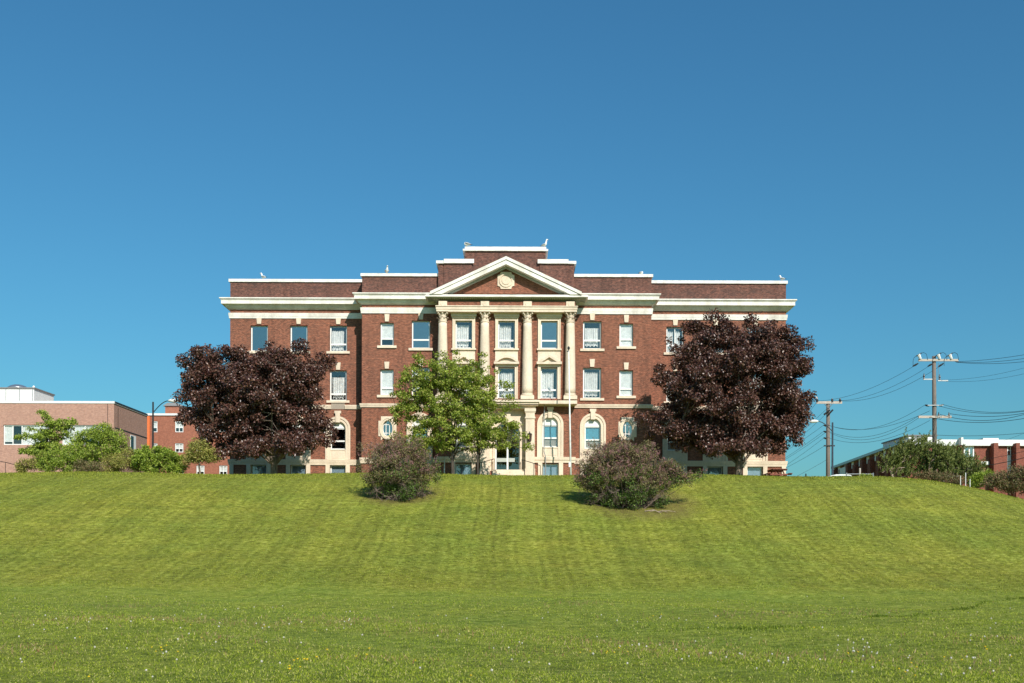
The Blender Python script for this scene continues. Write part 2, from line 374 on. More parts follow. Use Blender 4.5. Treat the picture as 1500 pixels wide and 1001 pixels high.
# ------------------------------------------------------------------ terrain
TOP = 7.42
def smooth(t): t = np.clip(t, 0, 1); return t*t*(3-2*t)
def terr(x, y):
    x = np.asarray(x, float); y = np.asarray(y, float)
    foot = 38+.6*np.sin(x*.05); t = (y-foot)/(74.5-foot)
    h = TOP*smooth(t)
    dr = np.maximum(x-24, 0); drop = np.minimum(.0145*dr*dr, 5.2+0*dr)
    dl = np.maximum(-x-60, 0); drop = drop+np.minimum(.004*dl*dl, 4)
    h = h-drop*smooth(t)
    h = h+.10*np.sin(x*.31+1.3)*np.sin(y*.23)*smooth((y-10)/10)*(1-smooth((y-72)/6)*.9)+.05*np.sin(x*.9+y*.7)*(1-smooth((y-60)/8))
    return h
def tz(x, y): return float(terr(x, y))
def ground_at(px, py):                  # where the sight line through a photo point meets the ground
    for i in range(600):
        Y = 10+i*.12; p = P(px, py, Y)
        if p.z <= tz(p.x, Y): return Vector((p.x, Y, tz(p.x, Y)))
    return P(px, py, 70)
xs = np.concatenate([np.linspace(-700,-90,20), np.linspace(-85,85,230), np.linspace(90,700,20)])
ys = np.concatenate([np.linspace(-150,-5,10), np.linspace(0,90,240), np.linspace(92,160,25), np.linspace(170,1200,20)])
gx, gy = np.meshgrid(xs, ys); gz = terr(gx, gy)
V = np.stack([gx.ravel(), gy.ravel(), gz.ravel()], 1); nx = len(xs); ny = len(ys)
ii, jj = np.meshgrid(np.arange(nx-1), np.arange(ny-1)); b0 = (jj*nx+ii).ravel()
Fq = np.stack([b0, b0+1, b0+1+nx, b0+nx], 1)
tag(link_mesh('ground', V, Fq, 'lawn', smooth=True), kind='structure')

# ------------------------------------------------------------------ main building
YW, YM, YC = 87.75, 86.0, 85.0
BACK = 106.0
xWL, xWR = X(336, YW), X(1150, YW); xML, xMR = X(529, YM), X(953, YM); xCL, xCR = X(641, YC), X(841, YC)
B = thing('brick_building', (X(742, YC), YC, TOP), 'wide three storey red brick hall with white pediment and four tall cream columns', 'building')
ZB = TOP-.4
holes = {'w': [], 'm': [], 'c': []}
winlist = []
def rect(cx, w, top, bot, Y, mx=.02):
    return (X(cx-w/2, Y)-mx, X(cx+w/2, Y)+mx, Z(bot, Y), Z(top, Y)+mx)
frames = []
def curtain_mesh(x0, x1, y, z0, z1, gap=None, seed=0):
    r_ = random.Random(seed*13+5); n = 60; V = []; Fc = []; lift = r_.choice((0, 0, .05, .12)); fold = r_.uniform(.6, 1.3); g0_ = r_.uniform(0, .10); g1_ = r_.uniform(.80, .95)
    ph = r_.random()*6; k1 = 26+r_.random()*8; k2 = 11+r_.random()*5
    for i in range(n+1):
        t = i/n; x = x0+(x1-x0)*t
        yy = y+.055*fold*math.sin(t*k1*1.6+ph)+.03*math.sin(t*k2+ph*2)
        zb = z0+.10+lift+.13*abs(math.sin(t*math.pi*4.5+ph))
        if (gap and gap[0] < t < gap[1]) or t < g0_ or t > g1_: zb = z1-.01-.0*t
        V += [(x, yy, zb), (x, yy+.02, z1)]
    for i in range(n): Fc.append((2*i, 2*i+2, 2*i+3, 2*i+1))
    mb = MB(); mb.add(V, Fc); return mb
nwin = 0
def window(sec, cx, w, top, bot, style, transom=None, sill=None, key=None, pane='pane', glasstop=None, fr=1.7, sash=True):
    """style: clear, curtain, blind, half_blind, teal, dark, basement"""
    global nwin; nwin += 1
    Y = {'w': YW, 'm': YM, 'c': YC}[sec]; px = Y/F
    h = rect(cx, w, top, bot, Y); holes[sec].append(h)
    gt = glasstop if glasstop is not None else top
    x0, x1, z0, z1 = h[0]+.015, h[1]-.015, h[2]+.015, Z(gt, Y)
    t = fr*px; yf = Y+.22
    fb = MB()
    fb.box(x0, x0+t, yf, yf+.09, z0, z1); fb.box(x1-t, x1, yf, yf+.09, z0, z1)
    fb.box(x0+t, x1-t, yf, yf+.09, z0, z0+t*.9); fb.box(x0+t, x1-t, yf, yf+.09, z1-t*.7, z1)
    if transom is not None:
        zt = Z(transom, Y); fb.box(x0+t, x1-t, yf-.012, yf+.078, zt-.06, zt+.07)
    if style == 'drapes': fb.box((x0+x1)/2-.03, (x0+x1)/2+.03, yf+.01, yf+.07, z0+t*.9, z1-t*.7)
    f = fb.build('window', 'window_white', B)
    g = MB(); g.box(x0+t*.8, x1-t*.8, yf+.04, yf+.05, z0+t*.5, z1-t*.5); g.build('pane', pane, f)
    ix0, ix1, iz0, iz1 = x0+t*.7, x1-t*.7, z0+t*.5, z1-t*.4
    if style in ('curtain', 'drapes'):
        hh = iz1-iz0; c = curtain_mesh(ix0+.02, ix1-.02, Y+.45, iz0-.05, iz1-hh*random.Random(nwin*7).uniform(.10, .2), (.42,.5) if style == 'drapes' else (.80,1.0) if nwin % 3 == 0 else None, nwin)
        c.build('curtain', 'curtain', f)
    def pl(za, zb_, mat, nm='blind'):
        q = MB(); q.box(ix0, ix1, yf+.10, yf+.11, za, zb_); q.build(nm, mat, f)
    zt = Z(transom, Y) if transom is not None else iz0
    if style == 'blind': pl(iz0, iz1, 'white_blind')
    if style == 'half_blind': pl(zt, iz1, 'white_blind')
    if style == 'teal': pl(zt, iz1, 'teal_blind'); pl(iz0, zt-.02, 'beige_blind')
    if style == 'basement': pl(iz0, iz1, 'blue_blind')
    if style == 'beige': pl(iz0, zt, 'beige_blind')
    if sill:
        s_ = MB(); s_.box(X(cx-w/2-sill[1], Y), X(cx+w/2+sill[1], Y), Y-.12, Y+.3, Z(bot+sill[0], Y), Z(bot, Y)+.01); s_.build('sill', 'stone', f)
    if key:
        k = MB(); a, b_, kw = key
        k.prism([(X(cx-kw*.42, Y), Z(b_, Y)), (X(cx+kw*.42, Y), Z(b_, Y)), (X(cx+kw*.55, Y), Z(a, Y)), (X(cx-kw*.55, Y), Z(a, Y))], Y-.09, Y+.02)
        k.build('keystone', 'stone', B)
    return f
def arc_pts(cx, zs, r, a0, a1, n, rz=None):
    return [(cx+r*math.cos(a0+(a1-a0)*i/n), zs+(rz or r)*math.sin(a0+(a1-a0)*i/n)) for i in range(n+1)]
def arch_surround(sec, cx, win, wout, toparc, keytop, zbot_px, Yoff=0):
    Y = {'w': YW, 'm': YM, 'c': YC}[sec]; px = Y/F
    xc = X(cx, Y); ri = win/2*px; ro = wout/2*px; zs = Z(toparc, Y)-ri; zb = Z(zbot_px, Y)
    for (a, b, yo, nm) in ((ri, ri+(ro-ri)*.58, -.07, 'arch_surround'), (ri+(ro-ri)*.56, ro, -.13, 'arch_surround')):
        A = [(xc+a, zb)]+arc_pts(xc, zs, a, 0, math.pi, 20)+[(xc-a, zb)]
        Bp = [(xc+b, zb)]+arc_pts(xc, zs, b, 0, math.pi, 20)+[(xc-b, zb)]
        m = MB() if yo == -.07 else m
        m.strip(A, Bp, Y+yo, Y+(.3 if yo == -.07 else .02))
    m.build('arch_surround', 'stone', B)
    k = MB(); kw = 4.3*px
    zt = Z(keytop, Y); zk = Z(toparc, Y)-.12
    k.prism([(xc-kw*.75, zk), (xc+kw*.75, zk), (xc+kw*.8, zt-.22), (xc+kw*1.1, zt-.22), (xc+kw*1.1, zt), (xc-kw*1.1, zt), (xc-kw*1.1, zt-.22), (xc-kw*.8, zt-.22)], Y-.22, Y+.02)
    k.build('keystone', 'stone', B)
    return xc, ri, zs
def arch_window(sec, cx, win, wout, toparc, keytop, gtop, bot, style, transom, panel_bot, pane='pane'):
    Y = {'w': YW, 'm': YM, 'c': YC}[sec]
    f = window(sec, cx, win, toparc, bot, style, transom, glasstop=gtop, pane=pane)
    xc, ri, zs = arch_surround(sec, cx, win, wout, toparc, keytop, panel_bot)
    l = MB(); zg = Z(gtop, Y)
    pts = [(x, z) for x, z in arc_pts(xc, zs, ri+.02, 0, math.pi, 20)]
    pts = [p for p in pts if p[1] > zg]+[]
    half = ri+.02 if zg < zs else math.sqrt(max(0, (ri+.02)**2-(zg-zs)**2))
    pts = [(xc+half, zg)]+pts+[(xc-half, zg)]
    l.prism(pts, Y+.17, Y+.3); l.build('lunette', 'window_white', B)
    # stone sill and panel under the window, in the same recess
    q = MB(); a = X(cx-win/2, Y); b = X(cx+win/2, Y)
    q.box(a-.04, b+.04, Y-.05, Y+.3, Z(bot+1.7, Y), Z(bot, Y)); q.box(a, b, Y-.015, Y+.2, Z(panel_bot, Y), Z(bot+1.7, Y))
    q.box(a+.12, b-.12, Y-.035, Y, Z(panel_bot, Y)+.12, Z(bot+1.7, Y)-.12)
    q.build('stone_panel', 'stone', B)
def basement_window(sec, cx, win):
    f = window(sec, cx, win, 682.5 if sec == 'w' else 681 if sec == 'm' else 679.5, 702, 'basement', 697 if sec != 'w' else None, sill=None)
    Y = {'w': YW, 'm': YM, 'c': YC}[sec]
    for sgn in (-1, 1):
        s_ = MB()
        a = X(cx+sgn*(win/2+.1), Y); b = X(cx+sgn*(win/2+6.3), Y)
        s_.box(a, b, Y-.1, Y+.05, ZB, Z(681.3 if sec == 'w' else 679 if sec == 'm' else 677, Y))
        s_.build('basement_pier', 'stone', B)

WX = [378.5, 436.5, 494.5]; RX = [988.0, 1047.0, 1105.5]
# wing windows
for side, cxs in (('L', WX), ('R', RX)):
    third = ['clear', 'clear', 'curtain'] if side == 'L' else ['drapes', 'curtain', 'clear']
    for i, cx in enumerate(cxs):
        window('w', cx, 25, 478.4, 516, third[i], None if (side == 'L' and i == 0) else 505, (3.3, 4.5), (467.4, 476.2, 6.8), 'pane' if third[i] != 'clear' else 'clear_pane')
        window('w', cx, 24.5, 544, 588, 'curtain', 578, (3.3, 4.5), (532.3, 543, 6.6))
        arch_window('w', cx, 22.5, 36.5, 618.2, 603.3, 628.5, 659.5, 'beige', 647, 674.3, 'door_glass' if side == 'L' else 'pane')
        basement_window('w', cx, 23)
# mid windows
for wide, nar in (((615.3), 565.8), (866.5, 916.3)):
    lft = wide < 700
    window('m', wide, 26.3, 470.6, 511, 'clear' if lft else 'curtain', 498, (3.4, 4.6), (459, 469, 7), 'clear_pane' if lft else 'pane')
    window('m', wide, 26, 538.8, 583.4, 'curtain', 571.5, (3.4, 4.6), (526, 537.4, 7))
    window('m', nar, 19.2, 473.8, 507.5, 'half_blind' if lft else 'blind', 496.5, (3.4, 4.6), (461.3, 472, 6.6))
    window('m', nar, 19.2, 542.3, 579.8, 'blind', 569, (3.4, 4.6), (531, 541, 6.6))
    arch_window('m', wide+1.2*(1 if not lft else -1), 23.6, 38, 612.5, 599.3, 624.7, 657, 'teal', 644, 671.5)
    basement_window('m', wide+1.2*(1 if not lft else -1), 24)
    # oval window in its stone plate
    Y = YM; px = Y/F; cx = nar+2.2 if not lft else nar+1.2; cz = 628.7
    holes['m'].append(rect(cx, 15.5, cz-12.5, cz+12.5, Y, 0))
    xo, zo = X(cx, Y), Z(cz, Y)
    s_ = MB()
    n = 32
    ang = [2*math.pi*i/n for i in range(n)]
    inner = [(xo+7.3*px*math.cos(a), zo+12*px*math.sin(a)) for a in ang]
    mid_ = [(xo+9.6*px*math.cos(a), zo+14.4*px*math.sin(a)) for a in ang]
    outer = [(xo+11.6*px*math.cos(a), zo+16.3*px*math.sin(a)) for a in ang]
    s_.strip(inner, mid_, Y-.08, Y+.3, True); s_.strip(mid_, outer, Y-.13, Y+.02, True)
    for (a, b, c, d) in ((-9.6, 9.6, -17.8, -9.5), (-9.6, 9.6, 10.5, 17.5), (-13.2, -7, -11.3, 11.3), (7, 13.2, -11.3, 11.3)):
        # blocks behind the ring, cut so that they stay clear of the glass
        if a == -9.6:
            s_.prism([(xo+a*px, zo-c*px), (xo+b*px, zo-c*px), (xo+b*px, zo-(d)*px), (xo+9.4*px*.55, zo-(13.0 if c > 0 else -13.0)*px), (xo-9.4*px*.55, zo-(13.0 if c > 0 else -13.0)*px), (xo+a*px, zo-d*px)], Y-.06, Y+.02)
        else:
            s_.box(xo+(a if a < 0 else 8.6)*px, xo+(-8.6 if a < 0 else b)*px, Y-.055, Y+.02, zo-d*px, zo-c*px)
    s_.build('oval_surround', 'stone', B)
    f = MB()
    f.strip([(xo+6.6*px*math.cos(a), zo+11.2*px*math.sin(a)) for a in ang], inner, Y+.18, Y+.26, True)
    for sx in (-2.6, 2.6): f.box(xo+sx*px-.025, xo+sx*px+.025, Y+.19, Y+.23, zo-10.5*px, zo+10.5*px)
    for sz in (-6.2, 6.2): f.box(xo-6*px, xo+6*px, Y+.195, Y+.235, zo+sz*px-.025, zo+sz*px+.025)
    fo = f.build('oval_window', 'window_white', B)
    g = MB(); g.prism([(xo+6.9*px*math.cos(a), zo+11.5*px*math.sin(a)) for a in ang], Y+.24, Y+.25); g.build('pane', 'clear_pane', fo)
# centre windows between the columns
for i, cx in enumerate((678.3, 741, 803.4)):
    window('c', cx, 24.5, 470.3, 510.5, 'curtain' if i < 2 else 'drapes' if i == 9 else 'clear', 498.5, None, None, 'pane' if i < 2 else 'clear_pane')
    window('c', cx, 24.5, 538.6, 583.6, 'curtain', 571, None, None)
    Y = YC; s_ = MB(); px = Y/F
    for (t0, b0_) in ((468.3, 511.5), (536.2, 584.8)):
        for sg in (-1, 1):
            s_.box(X(cx+sg*12.3, Y), X(cx+sg*16.6, Y), Y-.10, Y+.1, Z(b0_, Y), Z(t0-3.5, Y))
            s_.box(X(cx+sg*15.0, Y), X(cx+sg*16.6, Y), Y-.14, Y-.09, Z(b0_, Y), Z(t0-3.5, Y))
        s_.box(X(cx-12.3, Y), X(cx+12.3, Y), Y-.10, Y+.1, Z(t0+2, Y), Z(t0-3.5, Y))
    s_.box(X(cx-18.6, Y), X(cx+18.6, Y), Y-.3, Y+.02, Z(464.8, Y), Z(460, Y)); s_.box(X(cx-17.6, Y), X(cx+17.6, Y), Y-.2, Y+.02, Z(467, Y), Z(464.8, Y))
    s_.box(X(cx-18, Y), X(cx+18, Y), Y-.22, Y+.02, Z(513.6, Y), Z(511.3, Y))
    s_.box(X(cx-16.6, Y), X(cx+16.6, Y), Y-.08, Y+.02, Z(532, Y), Z(513.6, Y))
    s_.build('window_surround', 'stone', B)
    p_ = MB(); yf = Y-.38
    zb = Z(533.4, Y-.3); za = Z(530.4, Y-.3)
    p_.box(X(cx-18.4, Y), X(cx+18.4, Y), yf, Y, zb, za)
    if i == 1:
        xc = X(cx, Y); half = 18.2*px; rise = 9.5*px; rr = (half*half+rise*rise)/(2*rise); a = math.asin(half/rr); zc = za+rise-rr
        A = arc_pts(xc, zc, rr-.2, math.pi/2-a*.92, math.pi/2+a*.92, 16); A = [(x, max(z, za)) for x, z in A]
        Bq = arc_pts(xc, zc, rr, math.pi/2-a, math.pi/2+a, 16)
        p_.strip(A, Bq, yf-.02, Y)
        p_.prism([(xc-half*.85, za)]+[(x, z) for x, z in reversed(A)]+[(xc+half*.85, za)], Y-.16, Y-.01)
    else:
        xc = X(cx, Y); half = 18.2*px; rise = 10.5*px
        for sg in (-1, 1):
            p_.prism([(xc, za+rise), (xc+sg*half, za+.02), (xc+sg*half, za), (xc+sg*(half-.4), za), (xc, za+rise-.2)], yf-.02, Y)
        p_.prism([(xc-half*.8, za), (xc+half*.8, za), (xc, za+rise*.8)], Y-.16, Y-.01)
    p_.build('window_pediment', 'stone', B)
arch_window('c', 805.4, 22.8, 38.5, 610.5, 596.5, 622.8, 655, 'teal', 641.5, 669.5)
arch_window('c', 679.5, 22.8, 38.5, 610.5, 596.5, 622.8, 655, 'teal', 641.5, 669.5)
basement_window('c', 806, 24); basement_window('c', 678.5, 24)
# door opening
dcx = 743.0; Y = YC; px = Y/F
dz0, dz1 = Z(690.2, Y), Z(617.5, Y)
holes['c'].append((X(dcx-18, Y), X(dcx+18, Y), dz0, dz1+.05))

zWc, zMc, zCc = Z(441, YW), Z(433, YM), Z(433, YC)
w_ = MB()
wall_with_holes(w_, xWL, xML, ZB, zWc, [h for h in holes['w'] if h[1] < xML], YW); wall_with_holes(w_, xMR, xWR, ZB, zWc, [h for h in holes['w'] if h[0] > xMR], YW)
w_.add([(xWL,BACK,ZB),(xWL,YW,ZB),(xWL,YW,zWc),(xWL,BACK,zWc)], [(0,1,2,3)]); w_.add([(xWR,YW,ZB),(xWR,BACK,ZB),(xWR,BACK,zWc),(xWR,YW,zWc)], [(0,1,2,3)])
w_.add([(xWR,BACK,ZB),(xWL,BACK,ZB),(xWL,BACK,zWc),(xWR,BACK,zWc)], [(0,1,2,3)])
w_.build('wing_wall', 'brick', B)
w_ = MB()
wall_with_holes(w_, xML, xCL, ZB, zMc, [h for h in holes['m'] if h[1] < xCL], YM)
w_.add([(xML,YW+1,ZB),(xML,YM,ZB),(xML,YM,zMc),(xML,YW+1,zMc)], [(0,1,2,3)]); w_.build('front_wall', 'brick', B); w_ = MB()
wall_with_holes(w_, xCR, xMR, ZB, zMc, [h for h in holes['m'] if h[0] > xCR], YM)
w_.add([(xMR,YM,ZB),(xMR,YW+1,ZB),(xMR,YW+1,zMc),(xMR,YM,zMc)], [(0,1,2,3)])
w_.build('front_wall', 'brick', B)
w_ = MB(); wall_with_holes(w_, xCL, xCR, ZB, zCc, holes['c'], YC)
w_.add([(xCL,YM+.4,ZB),(xCL,YC,ZB),(xCL,YC,zCc),(xCL,YM+.4,zCc)], [(0,1,2,3)]); w_.add([(xCR,YC,ZB),(xCR,YM+.4,ZB),(xCR,YM+.4,zCc),(xCR,YC,zCc)], [(0,1,2,3)])
w_.build('centre_wall', 'brick', B)
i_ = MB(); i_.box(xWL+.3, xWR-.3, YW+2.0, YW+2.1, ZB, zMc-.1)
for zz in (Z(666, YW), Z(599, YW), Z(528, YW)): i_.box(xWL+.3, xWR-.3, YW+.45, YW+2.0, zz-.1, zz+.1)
i_.build('dark_backing', 'dark_room', B)  # dark sheet and slabs added behind the glass as painted room shade
# attics, roof
zWt, zMt = Z(414.8, YW), Z(405.8, YM)
a_ = MB(); th = .4
a_.box(xWL, xML+.3, YW, YW+th, zWc, zWt); a_.box(xMR-.3, xWR, YW, YW+th, zWc, zWt)
a_.box(xWL, xWL+th, YW+th, BACK, zWc, zWt); a_.box(xWR-th, xWR, YW+th, BACK, zWc, zWt); a_.box(xWL+th, xWR-th, BACK-th, BACK, zWc, zWt)
a_.box(xML, X(640.5, 85.6), YM, YM+th, zMc, zMt); a_.box(X(839.5, 85.6), xMR, YM, YM+th, zMc, zMt)
a_.box(xML, xML+th, YM+th, YM+12, zMc, zMt); a_.box(xMR-th, xMR, YM+th, YM+12, zMc, zMt)
a_.build('attic_wall', 'attic_brick', B)
YA = 85.6
xa0, xa1, xb0, xb1 = X(640.5, YA), X(839.5, YA), X(680, YA), X(797.8, YA)
zS, zT = Z(387, YA), Z(368.3, YA)
a_ = MB(); a_.box(xa0, xa1, YA, YA+5, zCc-1, zS); a_.box(xb0, xb1, YA+.02, YA+4.98, zS, zT)
a_.box(X(649, YA), X(690, YA), YA-.08, YA, zCc, zS-.01); a_.box(X(789, YA), X(831, YA), YA-.08, YA, zCc, zS-.01)
a_.build('stepped_attic', 'attic_brick', B)
r_ = MB(); r_.box(xWL+.3, xWR-.3, YW+.3, BACK-.3, zWc+.2, zWc+.5); r_.box(xML+.3, xMR-.3, YM+.3, YM+12, zMc+.2, zMc+.5); r_.build('roof', 'roof_grey', B)
# copings
c_ = MB(); o_ = .12
def coping(path, z0, z1, out=.12, inn=.5):
    c_.sweep(path, [(-inn, z0), (out, z0), (out, z1), (-inn, z1+.03)])
coping([(xWL, BACK), (xWL, YW), (xML-.02, YW)], zWt, Z(410.6, YW)); coping([(xMR+.02, YW), (xWR, YW), (xWR, BACK)], zWt, Z(410.6, YW))
coping([(xML, YM+12), (xML, YM), (xa0-.02, YM)], zMt, Z(401.7, YM)); coping([(xa1+.02, YM), (xMR, YM), (xMR, YM+12)], zMt, Z(401.7, YM))
c_.box(xa0-.17, xb0-.02, YA-.17, YA+5.1, zS, Z(383, YA)); c_.box(xb1+.02, xa1+.17, YA-.17, YA+5.1, zS, Z(383, YA))
c_.box(X(649, YA), X(693, YA), YA-.25, YA-.18, zS, Z(381, YA)); c_.box(X(786, YA), X(831, YA), YA-.25, YA-.18, zS, Z(381, YA))
c_.box(X(649, YA), xb0-.02, YA-.18, YA+.6, Z(383, YA)+.003, Z(381, YA)); c_.box(xb1+.02, X(831, YA), YA-.18, YA+.6, Z(383, YA)+.003, Z(381, YA))
c_.box(xb0-.2, xb1+.2, YA-.15, YA+5.1, zT, Z(365.6, YA)); c_.box(xb0-.04, xb1+.04, YA-.1, YA+5, Z(365.6, YA), Z(362.2, YA))
c_.build('coping', 'coping_paint', B)
# cornices and bands
def cornice(path, Yp, top, big=.75, s=1.0):
    zf = lambda py: Z(py, Yp-big)
    pr = [(0, zf(top)+.05), (big, zf(top)), (big, zf(top+1.6)), (big-.09, zf(top+2.6)), (big-.09, zf(top+3.2)), (big-.13, zf(top+3.3)), (big-.13, zf(top+8.7)), (big-.3, zf(top+8.7)), (big-.33, zf(top+9.6)), (.22, zf(top+13.6)), (.12, zf(top+13.8)), (.10, zf(top+15)), (0, zf(top+15))]
    m = MB(); m.sweep(path, pr[::-1]); m.build('cornice', 'white_paint', B)
def band(path, Yp, top, bot, mat='white_paint', nm='frieze_band', out=.13):
    zf = lambda py: Z(py, Yp-out)
    m = MB(); m.sweep(path, [(0, zf(bot)), (out*.6, zf(bot)), (out*.7, zf(bot-(bot-top)*.35)), (out*.8, zf(bot-(bot-top)*.4)), (out, zf(top+.8)), (out, zf(top)), (0, zf(top)+.02)]); m.build(nm, mat, B)
pL = [(xWL, BACK), (xWL, YW), (xML, YW)]; pR = [(xMR, YW), (xWR, YW), (xWR, BACK)]
mL = [(xML, YW-.02), (xML, YM), (xCL, YM)]; mR = [(xCR, YM), (xMR, YM), (xMR, YW-.02)]
cornice(pL, YW, 437); cornice(pR, YW, 437)
mLc = [(xML, YW+2), (xML, YM), (xCL, YM)]; mRc = [(xCR, YM), (xMR, YM), (xMR, YW+2)]
cornice(mLc, YM, 429.3, .7); cornice(mRc, YM, 429.3, .7)
band(pL, YW, 459.8, 467.6); band(pR, YW, 459.8, 467.6); band(mL, YM, 451.3, 459.6); band(mR, YM, 451.3, 459.6)
band(mL, YM, 591.8, 597.2, 'stone', 'string_course', .17); band(mR, YM, 591.8, 597.2, 'stone', 'string_course', .17)
for p_, nm in ((pL, 'L'), (pR, 'R')): band(p_, YW, 674.3, 682.3, 'stone', 'water_table', .16)
band(mL, YM, 671.3, 679.5, 'stone', 'water_table', .16); band(mR, YM, 671.3, 679.5, 'stone', 'water_table', .16)
# wing string course is broken over each arched window by a dull panel
for cxs, e0, e1 in ((WX, 336, 529), (RX, 953, 1150)):
    edges = [e0]+[v for c in cxs for v in (c-10, c+10)]+[e1]
    for a, b in zip(edges[::2], edges[1::2]):
        m = MB(); xa, xb = max(X(a, YW), xWL), min(X(b, YW), xWR)
        m.sweep([(xa, YW), (xb, YW)], [(0, Z(600.6, YW)), (.1, Z(600.6, YW)), (.17, Z(596, YW)), (.17, Z(594.6, YW)), (0, Z(594.4, YW))]); m.build('string_course', 'stone', B)
    for c in cxs: m = MB(); m.box(X(c-9.9, YW), X(c+9.9, YW), YW-.04, YW, Z(600.6, YW), Z(591.5, YW)); m.build('spandrel_panel', 'dark_stone', B)
# vertical brick joints / pilaster lines are faint; corner quoin base in stone
q_ = MB()
for (xx, yy) in ((xWL-.02, YW), (xWR-.33, YW)): q_ = MB(); q_.box(xx, xx+.35, yy-.11, yy, ZB, Z(682.2, YW)); q_.build('corner_base', 'stone', B)
# ---- centre: pediment
YF = YC-1.05
apx, apy, slope = 739.8, 375.6, .4665
def rake(d0, d1, y0, y1, mat, nm, xmax=111, pxY=YF, ybase=431.2):
    m = MB()
    for sg in (-1, 1):
        pts = []
        e0 = min(xmax, (ybase-apy-d0)/slope); e1 = max(0, min(xmax, (ybase-apy-d1)/slope))
        pts = [(apx, apy+d0), (apx+sg*e0, apy+d0+slope*e0)]
        if apy+d0+slope*e0 < ybase-.3: pts.append((apx+sg*e0, min(ybase, apy+d1+slope*e0)))
        if e1 < e0: pts.append((apx+sg*e1, apy+d1+slope*e1))
        pts.append((apx, apy+d1))
        pts = [(X(a, pxY), Z(b, pxY)) for a, b in pts]
        cl = [pts[0]]
        for p in pts[1:]:
            if abs(p[0]-cl[-1][0])+abs(p[1]-cl[-1][1]) > 1e-4: cl.append(p)
        m.prism(cl, y0, y1)
    return m.build(nm, mat, ped)
t_ = MB(); t_.prism([(X(apx-104, YC), Z(431, YC)), (X(apx+104, YC), Z(431, YC)), (X(apx, YC), Z(apy+4, YC))], YC-.1, YC+.2)
ped = t_.build('pediment', 'brick', B)
rake(0, 4.6, YF-.05, YA+.05, 'white_paint', 'raking_cornice')
rake(4.6, 5.4, YF+.08, YC+.05, 'grey_paint', 'raking_fillet', 109)
rake(5.4, 11.4, YF+.02, YC+.04, 'white_paint', 'raking_corona', 107)
rake(11.4, 17.2, YC-.42, YC+.03, 'grey_paint', 'dentil_course', 100, YC-.4, 430.0)
rake(17.2, 18.4, YC-.16, YC+.02, 'stone', 'raking_moulding', 90, YC-.16, 429.5)
d_ = MB(); Yd = YC-.55
for sg in (-1, 1):
    for k in range(42):
        x = 4+k*2.25
        if x > 92: break
        yy = apy+11.6+slope*x
        if yy+4 > 429: break
        x0_, x1_ = X(apx+sg*x, Yd), X(apx+sg*(x+1.2), Yd)
        if x0_ > x1_: x0_, x1_ = x1_, x0_
        d_.box(x0_, x1_, Yd, YC-.4, Z(yy+4.0, Yd), Z(yy-1, Yd))
d_.build('dentils', 'grey_paint', ped)
# medallion with notched corners
m_ = MB(); mx_, mz_ = X(739.8, YC), Z(412, YC); rr = 12.3*YC/F; c_in = rr*.62
pts = []
for k in range(4):
    a = k*math.pi/2
    def rot(p): return (mx_+p[0]*math.cos(a)-p[1]*math.sin(a), mz_+p[0]*math.sin(a)+p[1]*math.cos(a))
    pts += [rot((rr, -c_in)), rot((rr, c_in))]+[rot((rr-(rr-c_in)*math.sin(t)*1.0, rr-(rr-c_in)*math.cos(t))) for t in ()]
    cc = [rot((rr*1.0-(rr-c_in)*.75, c_in+(rr-c_in)*.25))]
    pts += cc
m_.prism(pts, YC-.2, YC-.08)
n = 28
for (ra, rb, yo) in ((.66, .8, -.27), (.0, .5, -.25)):
    A = [(mx_+rr*max(ra, .01)*math.cos(2*math.pi*i/n), mz_+rr*max(ra, .01)*math.sin(2*math.pi*i/n)) for i in range(n)]
    Bq = [(mx_+rr*rb*math.cos(2*math.pi*i/n), mz_+rr*rb*math.sin(2*math.pi*i/n)) for i in range(n)]
    m_.strip(A, Bq, YC+yo, YC-.19, True)
m_.build('medallion', 'stone', ped)
# horizontal cornice of the pediment
zf = lambda py: Z(py, YF)
h_ = MB()
path = [(xCL-.05, YM), (xCL-.05, YC), (xCR+.05, YC), (xCR+.05, YM)]
h_.sweep(path, [(0, zf(434.6)), (.98, zf(434.6)), (.98, zf(432.6)), (.92, zf(432.3)), (.92, zf(431.2)), (0, zf(431.2)+.03)]); h_.build('cornice', 'white_paint', ped)
h_ = MB(); h_.sweep(path, [(0, Z(441.4, YC-.2)), (.12, Z(441.4, YC-.2)), (.2, Z(440.2, YC-.2)), (.34, Z(439, YC-.4)), (.42, Z(436.8, YC-.4)), (.8, zf(435.8)), (.84, zf(434.65)), (0, zf(434.65))]); h_.build('bed_moulding', 'grey_paint', ped)
d_ = MB(); x = xCL-.35
while x < xCR+.35: d_.box(x, x+.08, YC-.52, YC-.3, Z(438.6, YC-.5), Z(436.3, YC-.5)); x += .15
d_.build('dentils', 'white_paint', ped)
